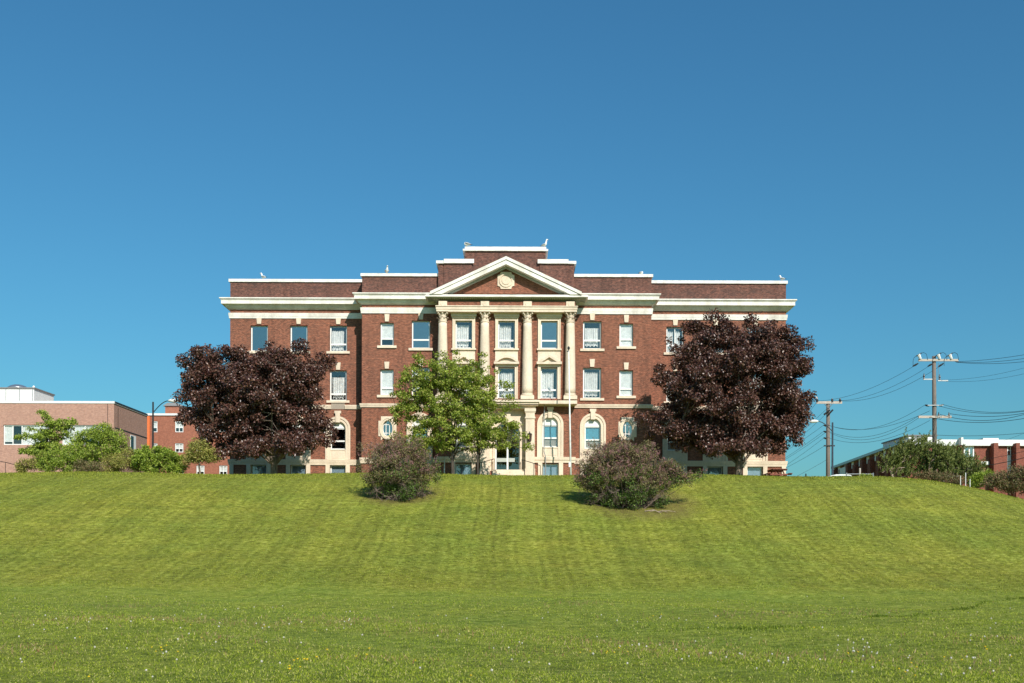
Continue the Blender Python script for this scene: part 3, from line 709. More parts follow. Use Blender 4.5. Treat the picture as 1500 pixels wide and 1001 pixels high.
# entablature beam + blocks
YE = YC-.72
e_ = MB()
e_.box(xCL-.12, xCR+.12, YE, YC+.05, Z(457, YE), Z(449.6, YE)); e_.box(xCL-.2, xCR+.2, YE-.1, YC+.06, Z(449.6, YE), Z(448.2, YE)); e_.box(xCL-.16, xCR+.16, YE-.04, YC+.055, Z(453.4, YE), Z(449.6, YE)-.001)
e_.build('entablature', 'stone', B)
f_ = MB(); f_.box(xCL, xCR, YE+.18, YC+.1, Z(448.2, YE), Z(441, YE)); f_.build('frieze', 'brick', B)
COLX = [647.3, 709.0, 771.6, 834.3]
for cx in COLX:
    yc = YC-.34; px = yc/F; xc = X(cx, yc)
    s_ = MB(); zb, zt = Z(577.6, yc), Z(472.0, yc)
    pr = []
    for i in range(13):
        t = i/12; r0 = 7.9-(7.9-6.05)*(t**1.6)
        pr.append((r0*px, zb+(zt-zb)*t))
    s_.lathe(xc, yc, pr, 28)
    co = s_.build('column', 'stone', B, smooth=True)
    s_ = MB(); s_.box(xc-9.8*px, xc+9.8*px, yc-9.8*px, YC+.02, Z(586, yc), Z(580.9, yc))
    s_.lathe(xc, yc, [(9.2*px, Z(580.9, yc)), (9.9*px, Z(580, yc)), (9.2*px, Z(579.1, yc)), (8.3*px, Z(578.8, yc)), (8.9*px, Z(578, yc)), (8.2*px, Z(577.3, yc)), (7.9*px, Z(576.9, yc))], 28)
    s_.build('base', 'stone', co)
    # capital: bell, two rows of leaves, corner volutes, abacus
    s_ = MB(); Zc = lambda p: Z(p, yc)
    s_.lathe(xc, yc, [(6.1*px, Zc(473.5)), (6.9*px, Zc(473)), (6.9*px, Zc(472.2)), (5.0*px, Zc(471.9)), (4.6*px, Zc(466)), (4.6*px, Zc(460.8)), (5.4*px, Zc(458.8))], 24)
    for row, (zb_, h_, r0, nn, ph) in enumerate(((471.8, 5.4, 5.6, 8, .5), (465.6, 5.4, 5.6, 8, 0))):
        for k in range(nn):
            a = (k+ph)*2*math.pi/nn; ca, sa = math.cos(a), math.sin(a); ww = 1.9*px
            prof = [(r0*px, 0), ((r0+.3)*px, .5), ((r0+1.4)*px, .88), ((r0+2.8)*px, 1.0), ((r0+3.2)*px, .78)]
            vs = []
            for j, (rad, t) in enumerate(prof):
                w2 = ww*(1-.18*j); z = Zc(zb_-h_*t)
                vs += [(xc+ca*rad-sa*w2, yc+sa*rad+ca*w2, z), (xc+ca*(rad+.25*px), yc+sa*(rad+.25*px), z), (xc+ca*rad+sa*w2, yc+sa*rad-ca*w2, z)]
            fs = []
            for j in range(len(prof)-1):
                for q in range(2): fs.append((3*j+q, 3*j+q+1, 3*j+q+4, 3*j+q+3))
            s_.add(vs, fs)
    for k in range(4):
        a = math.pi/4+k*math.pi/2; d = 9.2*px; x_, y_ = xc+math.cos(a)*d, yc+math.sin(a)*d
        s_.tube([(xc+math.cos(a)*6*px, yc+math.sin(a)*6*px, Zc(463)), (xc+math.cos(a)*7.6*px, yc+math.sin(a)*7.6*px, Zc(460)), (x_, y_, Zc(458.9)), (x_+.02, y_+.02, Zc(460.8)), (x_-math.cos(a)*.08, y_-math.sin(a)*.08, Zc(461))], [.05, .06, .075, .07, .03], 6)
    s_.box(xc-8.6*px, xc+8.6*px, yc-8.6*px, YC+.015, Zc(458.7), Zc(457.05))
    s_.build('capital', 'stone', co)
    # block in the frieze above, with a raised disc
    s_ = MB(); yb = YE+.06
    s_.box(X(cx-6.2, YE), X(cx+6.2, YE), yb, YC, Z(448.2, YE)+.002, Z(441.2, YE))
    xx, zz = X(cx, YE), Z(445, YE)
    A = [(xx+.02*math.cos(2*math.pi*i/16), zz+.02*math.sin(2*math.pi*i/16)) for i in range(16)]
    Bq = [(xx+.18*math.cos(2*math.pi*i/16), zz+.16*math.sin(2*math.pi*i/16)) for i in range(16)]
    s_.strip(A, Bq, yb-.04, yb+.01, True); s_.build('frieze_block', 'stone', B)
# string course and water table of the centre bay
b_ = MB(); b_.sweep([(xCL, YM), (xCL, YC), (xCR, YC), (xCR, YM)], [(0, Z(594.8, YC)), (.3, Z(594.8, YC)), (.42, Z(592, YC)), (.9, Z(588.5, YC-.5)+0), (.9, Z(586.2, YC-.9)), (0, Z(586, YC-.9))]); 
b_ = MB(); b_.box(xCL-.15, xCR+.15, YC-.95, YC+.03, Z(591.5, YC-.9), Z(586.6, YC-.9)); b_.box(xCL-.05, xCR+.05, YC-.2, YC+.02, Z(594.8, YC-.2), Z(591.2, YC-.2))
b_.build('balcony_ledge', 'stone', B)
for a, b in ((xCL-.1, X(721, YC)), (X(765, YC), xCR+.1)):
    m = MB(); m.sweep([(a, YC), (b, YC)], [(0, Z(678, YC)), (.1, Z(678, YC)), (.11, Z(674.5, YC)), (.16, Z(674, YC)), (.18, Z(669.6, YC)), (0, Z(669.3, YC))]); m.build('water_table', 'stone', B)
# ---- entrance portico
YP = YC-1.25; po = MB()
po.box(X(696, YP), X(789.6, YP), YP, YC-.96, Z(588.8, YP), Z(585.8, YP)); po.box(X(697.5, YP), X(788, YP), YP+.12, YC-.94, Z(591.5, YP), Z(588.8, YP)); po.box(X(697.5, YP), X(788, YP), YP+.2, YC-.1, Z(592.7, YP)-.02, Z(592.0, YP)-.04)
po.box(X(702, YC-.75), X(784, YC-.75), YC-.72, YC-.02, Z(598.4, YC-.75), Z(591.8, YC-.75)-.02)
por = po.build('portico', 'stone', B)
cl = MB()   # stone cladding round the door with an arched opening
xc = X(dcx, YC); ri = 18*YC/F; zs = dz1-ri; ro = 21.5*YC/F
A = [(xc+ri, dz0)]+arc_pts(xc, zs, ri, 0, math.pi, 24)+[(xc-ri, dz0)]
Bq = [(xc+ro, dz0)]+arc_pts(xc, zs, ro, 0, math.pi, 24)+[(xc-ro, dz0)]
xo = 29.5*YC/F; zo = Z(598, YC)
def outr(p):
    dx, dz = p[0]-xc, p[1]-zs
    if dz <= 0: return (xc+math.copysign(xo, dx), p[1])
    s1 = xo/abs(dx) if abs(dx) > 1e-6 else 1e9; s2 = (zo-zs)/dz; s_ = min(s1, s2); return (xc+dx*s_, zs+dz*s_)
cl.strip(A, Bq, YC-.15, YC+.3); cl.strip(Bq, [outr(p) for p in Bq], YC-.06, YC)
cl.prism([(xc-.18, dz1-.1), (xc+.18, dz1-.1), (xc+.28, zo-.15), (xc-.28, zo-.15)], YC-.26, YC-.14)
cl.build('door_surround', 'stone', por)
for cx in (709.5, 776):
    p_ = MB(); y0, y1 = YC-.85, YC-.02; yq = y0
    xx0, xx1 = X(cx-6.6, yq), X(cx+6.6, yq)
    p_.box(xx0, xx1, y0, y1, ZB, Z(613.2, yq)); p_.box(xx0-.06, xx1+.06, y0-.06, y1, Z(613.2, yq), Z(610.8, yq)); p_.box(xx0, xx1, y0-.01, y1, Z(610.8, yq), Z(604.5, yq))
    p_.box(xx0-.05, xx1+.05, y0-.05, y1, Z(604.5, yq), Z(602.8, yq)); p_.box(xx0-.09, xx1+.09, y0-.09, y1, Z(602.8, yq), Z(598.4, yq))
    p_.box(xx0-.05, xx1+.05, y0-.05, y1-.001, ZB, Z(686.5, yq)); p_.build('pier', 'stone', por)
    xc_ = X(cx-.9, yq); l_ = MB(); yl = y0-.24
    zt, zb = Z(635.5, yl), Z(646, yl)
    l_.lathe(xc_, yl, [(.01, Z(632, yl)), (.05, Z(633, yl)), (.03, Z(634, yl)), (.2, zt), (.2, zt-.04)], 8); l_.lathe(xc_, yl, [(.03, zb-.32), (.05, zb-.15), (.1, zb-.06), (.14, zb)], 8)
    for k in range(6):
        a = k*math.pi/3; l_.tube([(xc_+.14*math.cos(a), yl+.14*math.sin(a), zb), (xc_+.185*math.cos(a), yl+.185*math.sin(a), zt)], .018, 4)
    l_.tube([(xc_, y0, zb-.1), (xc_, yl, zb-.12)], .03, 5); lo = l_.build('lantern', 'dark_metal', por)
    g_ = MB(); g_.lathe(xc_, yl, [(.11, zb), (.16, zt)], 8); g_.build('lantern_glass', 'red_light', lo)
# door
d_ = MB(); yd = YC+.2; x0, x1 = X(dcx-18, YC), X(dcx+18, YC); zt = Z(636, YC)
for a, b in ((x0, x0+.1), (x1-.1, x1), (xc-.07, xc+.07)): d_.box(a, b, yd, yd+.08, dz0, zs)
d_.box(x0+.1, xc-.07, yd, yd+.08, zt-.06, zt+.06); d_.box(xc+.07, x1-.1, yd, yd+.08, zt-.06, zt+.06)
d_.box(x0+.1, xc-.07, yd, yd+.08, dz0, dz0+.1); d_.box(xc+.07, x1-.1, yd, yd+.08, dz0, dz0+.1)
d_.strip(arc_pts(xc, zs, ri-.1, 0, math.pi, 20), arc_pts(xc, zs, ri+.01, 0, math.pi, 20), yd, yd+.08)
for a in (math.pi/4, math.pi/2, 3*math.pi/4): d_.tube([(xc, yd+.04, zs), (xc+(ri-.05)*math.cos(a), yd+.04, zs+(ri-.05)*math.sin(a))], .03, 4)
d_.box(x0+.1, xc-.07, yd, yd+.08, zs-.05, zs+.05); d_.box(xc+.07, x1-.1, yd, yd+.08, zs-.05, zs+.05)
do = d_.build('entrance_door', 'window_white', B)
d_ = MB(); d_.box(x0+.1, xc-.07, yd-.03, yd-.01, Z(676.6, YC), Z(671, YC)); d_.box(xc+.07, x1-.42, yd-.03, yd-.01, Z(676.6, YC), Z(671, YC)); d_.build('push_panel', 'grey_paint', do)
d_ = MB(); d_.box(x0+.08, x1-.08, yd+.03, yd+.045, dz0+.05, zs); d_.prism(arc_pts(xc, zs, ri-.05, 0, math.pi, 20), yd+.03, yd+.045); d_.build('pane', 'door_glass', do)
# landing, steps, rails
s_ = MB(); gz0 = TOP-.3
s_.box(X(722, YC), X(766, YC), YC-1.6, YC-.16, gz0, dz0-.02)
for k in range(6): s_.box(X(721, YC), X(767, YC), YC-1.6-.32*(k+1), YC-1.6-.32*k, gz0, dz0-.02-.17*(k+1))
s_.build('entrance_steps', 'stone', B)
for pts in ([(764.5,673,84.6),(767.5,674.6,83.2),(782,679,82.4),(791.5,682.2,81.9)], [(724,672.2,84.6),(720,673.5,83.2),(706,677.5,82.4),(697,680,81.9)]):
    m = MB(); q = [P(*p) for p in pts]; m.tube(q, .028, 6)
    for p in q: m.tube([p, (p.x, p.y, TOP-.1)], .025, 5)
    m.build('handrail', 'dark_metal', B)
m = MB(); dp = [Vector((X(797.2, YC-.3), YC-.3, Z(588, YC-.3))), Vector((X(796.4, YC-.3), YC-.3, Z(610, YC-.3))), Vector((X(796.4, YC-.3), YC-.3, Z(662, YC-.3))), Vector((X(798.6, YC-.3), YC-.3, Z(668, YC-.3))), Vector((X(798.8, YC-.3), YC-.3, Z(697, YC-.3)))]
m.tube(dp, .04, 6); m.build('drainpipe', 'grey_metal', B)

# ------------------------------------------------------------------ flagpole, gulls
fb = Vector((X(835.9, 82), 82, TOP)); ft = Vector((X(832.0, 82), 82, Z(514, 82)))
fl = thing('flagpole', fb, 'tall slim white flagpole without a flag, in front of the rightmost column', 'flagpole')
m = MB(); m.tube([fb, fb+(ft-fb)*.5, ft], [.085, .065, .035], 8); m.build('pole', 'flagpole_paint', fl, True)
m = MB(); m.lathe(ft.x, ft.y, [(.02, ft.z), (.05, ft.z+.1), (.11, ft.z+.2), (.09, ft.z+.3), (.02, ft.z+.38)], 8); m.box(ft.x-.14, ft.x+.02, ft.y-.03, ft.y+.03, ft.z-.08, ft.z); m.build('truck', 'dark_metal', fl)
cl_ = fb+(ft-fb)*.14; m = MB(); m.box(cl_.x-.15, cl_.x-.02, cl_.y-.1, cl_.y+.02, cl_.z-.15, cl_.z+.25); m.build('cleat_box', 'flagpole_paint', fl)
def gull(px, ztop, Y, face, label, pitch=1.0, head=True, sc_=1.0):
    x = X(px, Y); z = ztop; ux, uy = math.cos(face), math.sin(face)
    m = MB(); S = sc_
    def q(f, s, u): return (x+(f*ux-s*uy)*S, Y+.05+(f*uy+s*ux)*S, z+u*S)
    t = pitch
    body = [(-.27, .13), (-.2, .15), (-.1, .17), (.0, .19), (.08, .23), (.12, .30*t), (.14, .37*t), (.17, .41*t), (.22, .41*t), (.27, .395*t)]
    if not head: body = [(-.22, .12), (-.14, .14), (-.04, .16), (.05, .17), (.1, .2), (.1, .24), (.05, .26), (.0, .24)]
    rad = [.02, .06, .1, .115, .1, .065, .058, .06, .045, .012] if head else [.02, .07, .11, .12, .1, .075, .06, .02]
    m.cur = 0; m.tube([q(f, 0, u) for f, u in body], rad, 10)
    m.cur = 1
    for sg in (-1, 1):
        m.tube([q(.1, sg*.08, .24), q(0, sg*.11, .22), (q(-.12, sg*.1, .19)), q(-.26, sg*.05, .15)], [.03, .06, .055, .02], 6)
    m.cur = 2; m.tube([q(-.2, 0, .155), q(-.36, 0, .13)], [.035, .012], 5)
    m.cur = 3
    for sg in (-1, 1): m.tube([q(.0, sg*.04, .12), q(.01, sg*.04, 0), q(.05, sg*.04, .0)], .012, 4)
    if head: m.tube([q(.24, 0, .405*t), q(.31, 0, .385*t)], [.02, .008], 5)
    o = m.build('seagull', None, origin=(x, Y+.05, z), smooth=True, mats=['gull_white', 'gull_grey', 'gull_black', 'gull_yellow'])
    return tag(o, label, 'seagull', 'gulls perched along the roof')
zc_w, zc_m, zc_c = Z(410.6, YW)+.02, Z(401.7, YM)+.02, Z(362.2, YA)
gull(383.8, zc_w, YW, math.pi*.9, 'white gull perched on the roof edge of the left wing', 1.15, sc_=1.1)
gull(565.2, zc_m, YM, -math.pi*.4, 'white gull standing on the coping just left of the stepped attic', 1.25, sc_=1.15)
gull(682, zc_c, YA, math.pi, 'hunched white gull on the left end of the highest coping', .9, False, 1.4)
gull(796.3, zc_c, YA, -.3, 'upright gull on the right end of the highest coping', 1.4, sc_=1.1)
gull(938, zc_m, YM, 0, 'small gull sitting low on the coping right of the stepped attic', .8, False, .8)
gull(1144.3, zc_w, YW, math.pi*.8, 'white gull at the far right corner of the right wing roof', 1.1, sc_=1.05)

# ------------------------------------------------------------------ vegetation
def rand_unit(rg, n):
    v = rg.normal(size=(n, 3)); return v/np.linalg.norm(v, axis=1)[:, None]
def leaf_mesh(C, D, Nn, Lh, W, fold=.25):
    """C base points, D tip direction, Nn approx normal, Lh length, W width -> folded rhombus leaves"""
    n = len(C)
    S = np.cross(D, Nn); S /= (np.linalg.norm(S, axis=1)[:, None]+1e-9); Nn = np.cross(S, D)
    Lh = Lh[:, None]; W = W[:, None]
    a = C; b = C+D*Lh*.45+S*W*.5+Nn*W*fold; c = C+D*Lh; d = C+D*Lh*.45-S*W*.5+Nn*W*fold
    V = np.stack([a, b, c, d], 1).reshape(-1, 3); k = np.arange(n)*4
    Fc = np.concatenate([np.stack([k, k+1, k+2], 1), np.stack([k, k+2, k+3], 1)]); return V, Fc
def ell_world(ells, Y, depth=1.0):
    out = []
    for e in ells:
        cx, cy, rx, ry = e[:4]; dy = e[4] if len(e) > 4 else 0
        c = P(cx, cy, Y+dy); s = (Y+dy)/F
        out.append((np.array(c), np.array([rx*s, rx*s*depth*.5+ry*s*depth*.5, ry*s])))
    return out
def sample_clusters(rg, E, n, shell=.55):
    vol = np.array([e[1].prod() for e in E])**.75; pr = vol/vol.sum()
    idx = rg.choice(len(E), n, p=pr); u = rand_unit(rg, n)
    r = (shell+(1-shell)*rg.random(n)**.8)
    r = np.where(rg.random(n) < .22, rg.random(n)**.5*.8, r)
    c = np.array([E[i][0] for i in idx]); rad = np.array([E[i][1] for i in idx])
    return c+u*rad*r[:, None], u
def crown(rg, CL, U, per, crad, L_, W_, flat=.6, droop=.5, outw=.4, sprig=.0):
    n = len(CL); cr = crad*(.55+.9*rg.random(n))
    cnt = np.maximum(3, (per*(cr/crad)**2*(.6+.8*rg.random(n))).astype(int))
    ci = np.repeat(np.arange(n), cnt); m = len(ci)
    v = rand_unit(rg, m)*(rg.random(m)**.45)[:, None]*cr[ci][:, None]; v[:, 2] *= flat
    C = CL[ci]+v
    D = rand_unit(rg, m)+U[ci]*outw; D[:, 2] -= droop; D /= np.linalg.norm(D, axis=1)[:, None]
    Nn = rand_unit(rg, m)*.8+U[ci]*.3; Nn[:, 2] += .55; 
    s = .65+.7*rg.random(m)
    return leaf_mesh(C, D, Nn, L_*s, W_*s)
def limbs(rg, base, CL, n_limb, r0, fork_h, gnarl=.25, twigs=True, sides=7, trunk_pts=None, twig_r=.018):
    m = MB(); base = np.array(base); 
    top = base+np.array([0, 0, fork_h]) if trunk_pts is None else np.array(trunk_pts[-1])
    tp = [Vector(base-np.array([0,0,.4])), Vector(base), Vector(base+(top-base)*.3+rg.normal(size=3)*.04), Vector(base+(top-base)*.65+rg.normal(size=3)*.05), Vector(top)] if trunk_pts is None else [Vector(p) for p in trunk_pts]
    k = len(tp); rr = [r0*(1.55 if i == 0 else 1.25 if i == 1 else 1.0-.25*i/(k-1)) for i in range(k)]
    m.tube(tp, rr, 10)
    pts = []
    order = rg.permutation(len(CL)); chosen = []
    for i in order:
        if all(np.linalg.norm(CL[i]-CL[j]) > 1.1 for j in chosen): chosen.append(i)
        if len(chosen) >= n_limb: break
    for j in chosen:
        e = CL[j]; f = rg.random()*.5+.5; s = base+(top-base)*f
        d = e-s; L0 = np.linalg.norm(d); mid1 = s+d*.35+np.array([0,0,.10*L0])+rg.normal(size=3)*gnarl*.5; mid2 = s+d*.7+np.array([0,0,.08*L0])+rg.normal(size=3)*gnarl
        q = []
        for t in np.linspace(0, 1, 9):
            a = (1-t)**3*s+3*(1-t)**2*t*mid1+3*(1-t)*t*t*mid2+t**3*e; q.append(a)
        rl = r0*.5*(.5+.5*rg.random()); m.tube([Vector(a) for a in q], [rl*(1-.85*i/8) for i in range(9)], sides)
        pts += [(a, rl*(1-.85*i/8)) for i, a in enumerate(q) if i > 1]
    if twigs and pts:
        PA = np.array([p[0] for p in pts])
        for c in CL:
            d = np.linalg.norm(PA-c, axis=1); i = int(np.argmin(d))
            if d[i] < .05 or d[i] > 3.5: continue
            s = PA[i]; mid = (s+c)/2+rg.normal(size=3)*.08; m.tube([Vector(s), Vector(mid), Vector(c)], [min(pts[i][1]*.7, twig_r*2), twig_r, twig_r*.5], 4, False)
    return m
def tree(name, label, cat, ells, Y, base_px, r0, ncl, per, crad, L_, W_, leafmat, barkmat='bark', fork=2.2, nl=14, seed=1, flat=.6, droop=.5, outw=.4, shell=.55, depth=1.0, group=None, gz=None, extra=None, foliage='crown', trunk='trunk', twig_r=.018, base=None):
    rg = np.random.default_rng(seed); E = ell_world(ells, Y, depth)
    if base is None:
        bx = P(base_px, 700, Y).x; base = Vector((bx, Y, tz(bx, Y) if gz is None else gz))
    t = thing(name, base, label, cat, group)
    CL, U = sample_clusters(rg, E, ncl, shell)
    keep = CL[:, 2] > base.z+.15; CL, U = CL[keep], U[keep]
    if extra is not None:
        ex = np.array([list(P(a, b, Y+c)) for a, b, c in extra]); CL = np.concatenate([CL, ex]); U = np.concatenate([U, np.tile([0,0,1.], (len(ex), 1))])
    V, Fc = crown(rg, CL, U, per, crad, L_, W_, flat, droop, outw)
    link_mesh(foliage, V, Fc, leafmat, t)
    mb = limbs(rg, base, CL, nl, r0, fork, twig_r=twig_r); mb.build(trunk, barkmat, t, True)
    return t, CL, U, rg, base
# the two copper maples
tree('maple_tree', 'broad dark purple maple with a thick pale trunk in front of the left wing', 'tree',
     [(375,590,92,62), (385,560,85,42), (350,540,62,32), (425,545,48,35), (298,560,30,38), (294,612,24,36), (345,640,60,24), (452,560,22,36), (452,620,32,32), (305,528,24,18), (478,636,14,12), (400,610,60,45), (372,652,34,16), (430,652,18,10), (440,640,30,16), (350,658,44,10,-2.5), (415,648,40,14,-2.5), (455,642,22,14,-1.5)],
     79.5, 402, .31, 560, 185, .58, .165, .14, 'maple_leaf', 'bark', 2.0, 18, 11, group='copper maples in front of the hall', flat=.8, extra=[(288,520,0),(305,511,0),(270,528,0),(330,510,0),(395,506,0),(440,508,0),(468,520,0),(483,540,0),(265,583,0),(481,530,.5),(272,555,0),(489,632,0),(478,650,0),(300,655,0),(320,664,0),(350,668,0),(268,615,0)])
tree('maple_tree', 'tall rounded dark purple maple covering most of the right wing', 'tree',
     [(1078,572,92,78), (1070,515,66,42), (1010,555,38,50), (985,622,32,28), (1148,560,32,58), (1145,618,34,34), (1065,632,80,30), (1128,508,42,36), (1020,500,30,25), (955,628,14,18), (1162,600,16,38), (1050,655,34,10), (1120,650,30,12), (1085,654,50,12,-2.5), (1020,652,26,12,-1)],
     79.5, 1082, .31, 640, 185, .58, .165, .14, 'maple_leaf', 'bark', 2.2, 20, 23, group='copper maples in front of the hall', flat=.8, extra=[(1045,464,0),(1060,468,0),(1100,468,0),(1020,478,0),(980,500,0),(1165,500,0),(1180,530,0),(1184,580,0),(1182,610,0),(1170,648,0),(968,555,0),(966,540,0),(1010,480,0),(1130,474,0),(1182,505,0),(944,615,0)])
# the green tree before the entrance
tree('linden_tree', 'open bright green tree with slender trunks before the entrance and columns', 'tree',
     [(658,592,66,52), (640,548,42,24), (604,575,24,38), (612,632,34,26), (702,560,26,34), (716,622,46,34), (680,642,62,18), (745,640,24,22), (590,605,15,25), (660,570,50,40), (620,655,30,8)],
     78.5, 664, .15, 500, 78, .42, .145, .115, 'green_leaf', 'dark_bark', 2.6, 18, 5, flat=.6, droop=.35, extra=[(597,540,0),(612,523,0),(650,518,0),(668,517,0),(672,528,0),(708,520,0),(707,530,0),(640,520,0),(574,578,0),(576,600,0),(744,565,0),(755,595,0),(770,640,0),(774,655,0),(745,582,0),(728,545,0),(735,560,0),(738,655,0)])
# its second slender stem, a tree of its own beside it
bx = P(700, 700, 78.2).x
tree('linden_tree', 'thin dark stemmed young tree just left of the entrance door', 'tree',
     [(700,640,26,24), (712,612,26,24), (690,598,20,20)], 78.2, 700, .085, 60, 44, .42, .165, .13, 'green_leaf', 'dark_bark', 3.0, 8, 15, droop=.35)

# lilac bushes on the slope
def lilac(label, ells, basepx, seed, nst, ncl, green, r=.03):
    rg = np.random.default_rng(seed); base = ground_at(*basepx); Y = base.y
    t = thing('lilac_bush', base, label, 'bush', 'lilac bushes on the lawn slope')
    E = ell_world(ells, Y, .95); CL, U = sample_clusters(rg, E, ncl, .6)
    oo = rg.random(len(CL)) < .26; CL = CL+U*(oo*rg.random(len(CL))*.7)[:, None]*np.array([1, .6, .7])
    gzv = terr(CL[:, 0], CL[:, 1]); k = CL[:, 2] > gzv+.1; CL, U = CL[k], U[k]
    h = (CL[:, 2]-base.z)/(max(CL[:, 2])-base.z)
    mb = MB(); order = rg.permutation(len(CL))
    stems = []
    for j in order[:nst]:
        e = CL[j]; a = rg.random()*6.28; s = np.array(base)+np.array([math.cos(a)*.35*rg.random()+ (e[0]-base.x)*.25, math.sin(a)*.5*rg.random(), 0]); s[2] = tz(s[0], s[1])-.1
        mid = s*.55+e*.45+np.array([(e[0]-s[0])*.15, 0, -.05])+rg.normal(size=3)*.12
        q = [s*(1-u)**2+2*u*(1-u)*mid+e*u*u for u in np.linspace(0, 1, 7)]
        mb.tube([Vector(p) for p in q], [r*(1-.8*i/6) for i in range(7)], 5); stems += q[2:]
    ST = np.array(stems)
    for c, u in zip(CL, U):     # fine twigs
        i = int(np.argmin(np.linalg.norm(ST-c, axis=1))); mb.tube([Vector(ST[i]), Vector((ST[i]+c)/2+rg.normal(size=3)*.05), Vector(c)], [.012, .009, .005], 3, False)
        for _ in range(5):
            d = u*.3+rg.normal(size=3)*.35+np.array([0,0,.15]); d = d/np.linalg.norm(d)*(.25+.3*rg.random()); mb.tube([Vector(c-d*.3), Vector(c+d*.5+rg.normal(size=3)*.04), Vector(c+d)], [.008, .006, .003], 3, False)
    mb.build('stems', 'twig', t)
    up = h > .30
    V, Fc = crown(rg, CL[up], U[up], 78, .34, .085, .052, .9, -.1, .5); link_mesh('leaves', V, Fc, 'lilac_leaf', t)
    lo = h <= .62; sel = lo & (rg.random(len(CL)) < green)
    gi = rand_unit(rg, 24)*np.array([.9, .8, .35])*E[0][1]*.55+np.array([base.x, base.y+.2, base.z+.75])
    CG = np.concatenate([CL[sel], gi]); UG = np.concatenate([U[sel], rand_unit(rg, 24)])
    k = CG[:, 2] > terr(CG[:, 0], CG[:, 1])+.1
    V, Fc = crown(rg, CG[k], UG[k], 75, .38, .10, .07, .8, .1, .3); link_mesh('green_shoots', V, Fc, 'lilac_green', t)
    # flower panicles: little cones of florets on the outer twigs
    outi = np.where((h > .42) & (rg.random(len(CL)) < .9))[0]; Cs = []; Ds = []
    for i in outi:
        for _ in range(3):
            d = U[i]*.8+np.array([0,0,.7])+rg.normal(size=3)*.45; d /= np.linalg.norm(d); p0 = CL[i]+rg.normal(size=3)*.2; ln = .16+.12*rg.random()
            tt = rg.random(34); rad = .055*(1-tt)+.012; uu = rand_unit(rg, 34)
            Cs.append(p0+d*(tt*ln)[:, None]+uu*rad[:, None]); Ds.append(uu)
    C = np.concatenate(Cs); D = np.concatenate(Ds); n = len(C)
    V, Fc = leaf_mesh(C, D, rand_unit(rg, n), .035+.02*rg.random(n), .03+.015*rg.random(n)); link_mesh('blossoms', V, Fc, 'lilac_bloom', t)
    return t
lilac('smaller brown mauve lilac bush on the slope below the oval window of the left side', [(585,692,38,32), (570,664,22,15), (594,656,20,10), (545,690,13,20), (622,694,17,14), (636,700,8,5), (612,672,14,12), (590,715,38,18), (585,722,46,10), (560,712,26,14), (536,655,8,9)], (588,732), 3, 70, 360, .22)
lilac('large spreading lilac bush with mauve flower heads on the slope below the right side', [(912,706,56,34), (890,676,28,20), (932,674,30,16), (905,662,22,10), (860,700,14,18), (975,690,22,14), (996,695,14,8), (960,706,26,20), (915,728,52,16), (885,735,30,9), (948,735,30,10), (868,684,14,14)], (925,744), 8, 110, 600, .32)
# dead sticks under the large one
g0 = ground_at(955, 750); m = MB()
for k in range(5):
    a = rnd.uniform(-.3, .3); x0 = g0.x+rnd.uniform(-.6, .5); ln = rnd.uniform(.5, 1.2); y0 = g0.y+rnd.uniform(-.2, .2)
    m.tube([(x0, y0, tz(x0, y0)+.05), (x0+ln*.5, y0+a*.3, tz(x0+ln*.5, y0)+.12), (x0+ln, y0+a, tz(x0+ln, y0+a)+.04)], [.025, .02, .01], 5)
tag(m.build('fallen_branches', 'pale_bark', origin=g0), 'few bare fallen sticks in the grass under the large lilac', 'branches')

# shrubs and trees at the left
def shrub(name, label, ells, Y, seed, ncl, per, mat, crad=.33, L_=.10, W_=.07, cat='bush', group=None, barkm='bark', r0=.04, nl=10, fork=.3, basepx=None, droop=-.2, twig=.01):
    return tree(name, label, cat, ells, Y, basepx if basepx else ells[0][0], r0, ncl, per, crad, L_, W_, mat, barkm, fork, nl, seed, .8, droop, .5, .6, .8, group, foliage='foliage', trunk='stems', twig_r=twig)
GL = 'green shrubs along the lawn crest at left'
shrub('shrub', 'rounded dense yew like shrub beside the lamp post', [(234,676,36,18), (212,674,18,18), (255,680,18,14), (225,664,22,9)], 78, 31, 220, 75, 'hedge_leaf', .28, .15, .07, group=GL)
shrub('shrub', 'low yellow green shrub tucked between the tall shrub and the rounded one', [(184,677,26,16), (165,682,18,13)], 78.5, 32, 110, 70, 'olive_leaf', .3, .10, .06, group=GL)
shrub('large_shrub', 'tall light green shrub in front of the pink building corner', [(143,655,38,28), (165,650,18,24), (118,666,32,22), (150,634,20,14), (180,660,10,18)], 80, 33, 260, 60, 'hedge_leaf', .36, .12, .08, group=GL, r0=.07, fork=1.2, nl=14)
shrub('shrub', 'pale green shrub at the foot of the young tree', [(92,680,42,14), (115,668,20,15), (80,672,24,14)], 79, 34, 170, 70, 'hedge_leaf', .32, .10, .07, group=GL)
shrub('shrub', 'leftmost low shrub thinning out towards the handrail', [(44,683,22,11), (58,676,18,12), (32,687,10,7)], 79, 35, 75, 60, 'olive_leaf', .3, .10, .06, group=GL)
shrub('shrub', 'small dark purple shrub low in front of the tall light green one', [(129,686,20,8), (118,682,8,7)], 77.5, 36, 60, 60, 'lilac_leaf', .26, .08, .06, group=GL)
tree('young_tree', 'young tree with layered sparse branches before the ribbon window', 'tree', [(64,613,14,14), (60,640,28,13), (86,634,17,16), (34,640,15,5), (70,658,26,12), (97,622,14,9), (45,661,16,4), (66,600,6,7), (78,625,14,10)], 81, 69, .07, 170, 50, .34, .13, .10, 'hedge_leaf', 'dark_bark', 3.2, 12, 41, flat=.5, droop=.1)
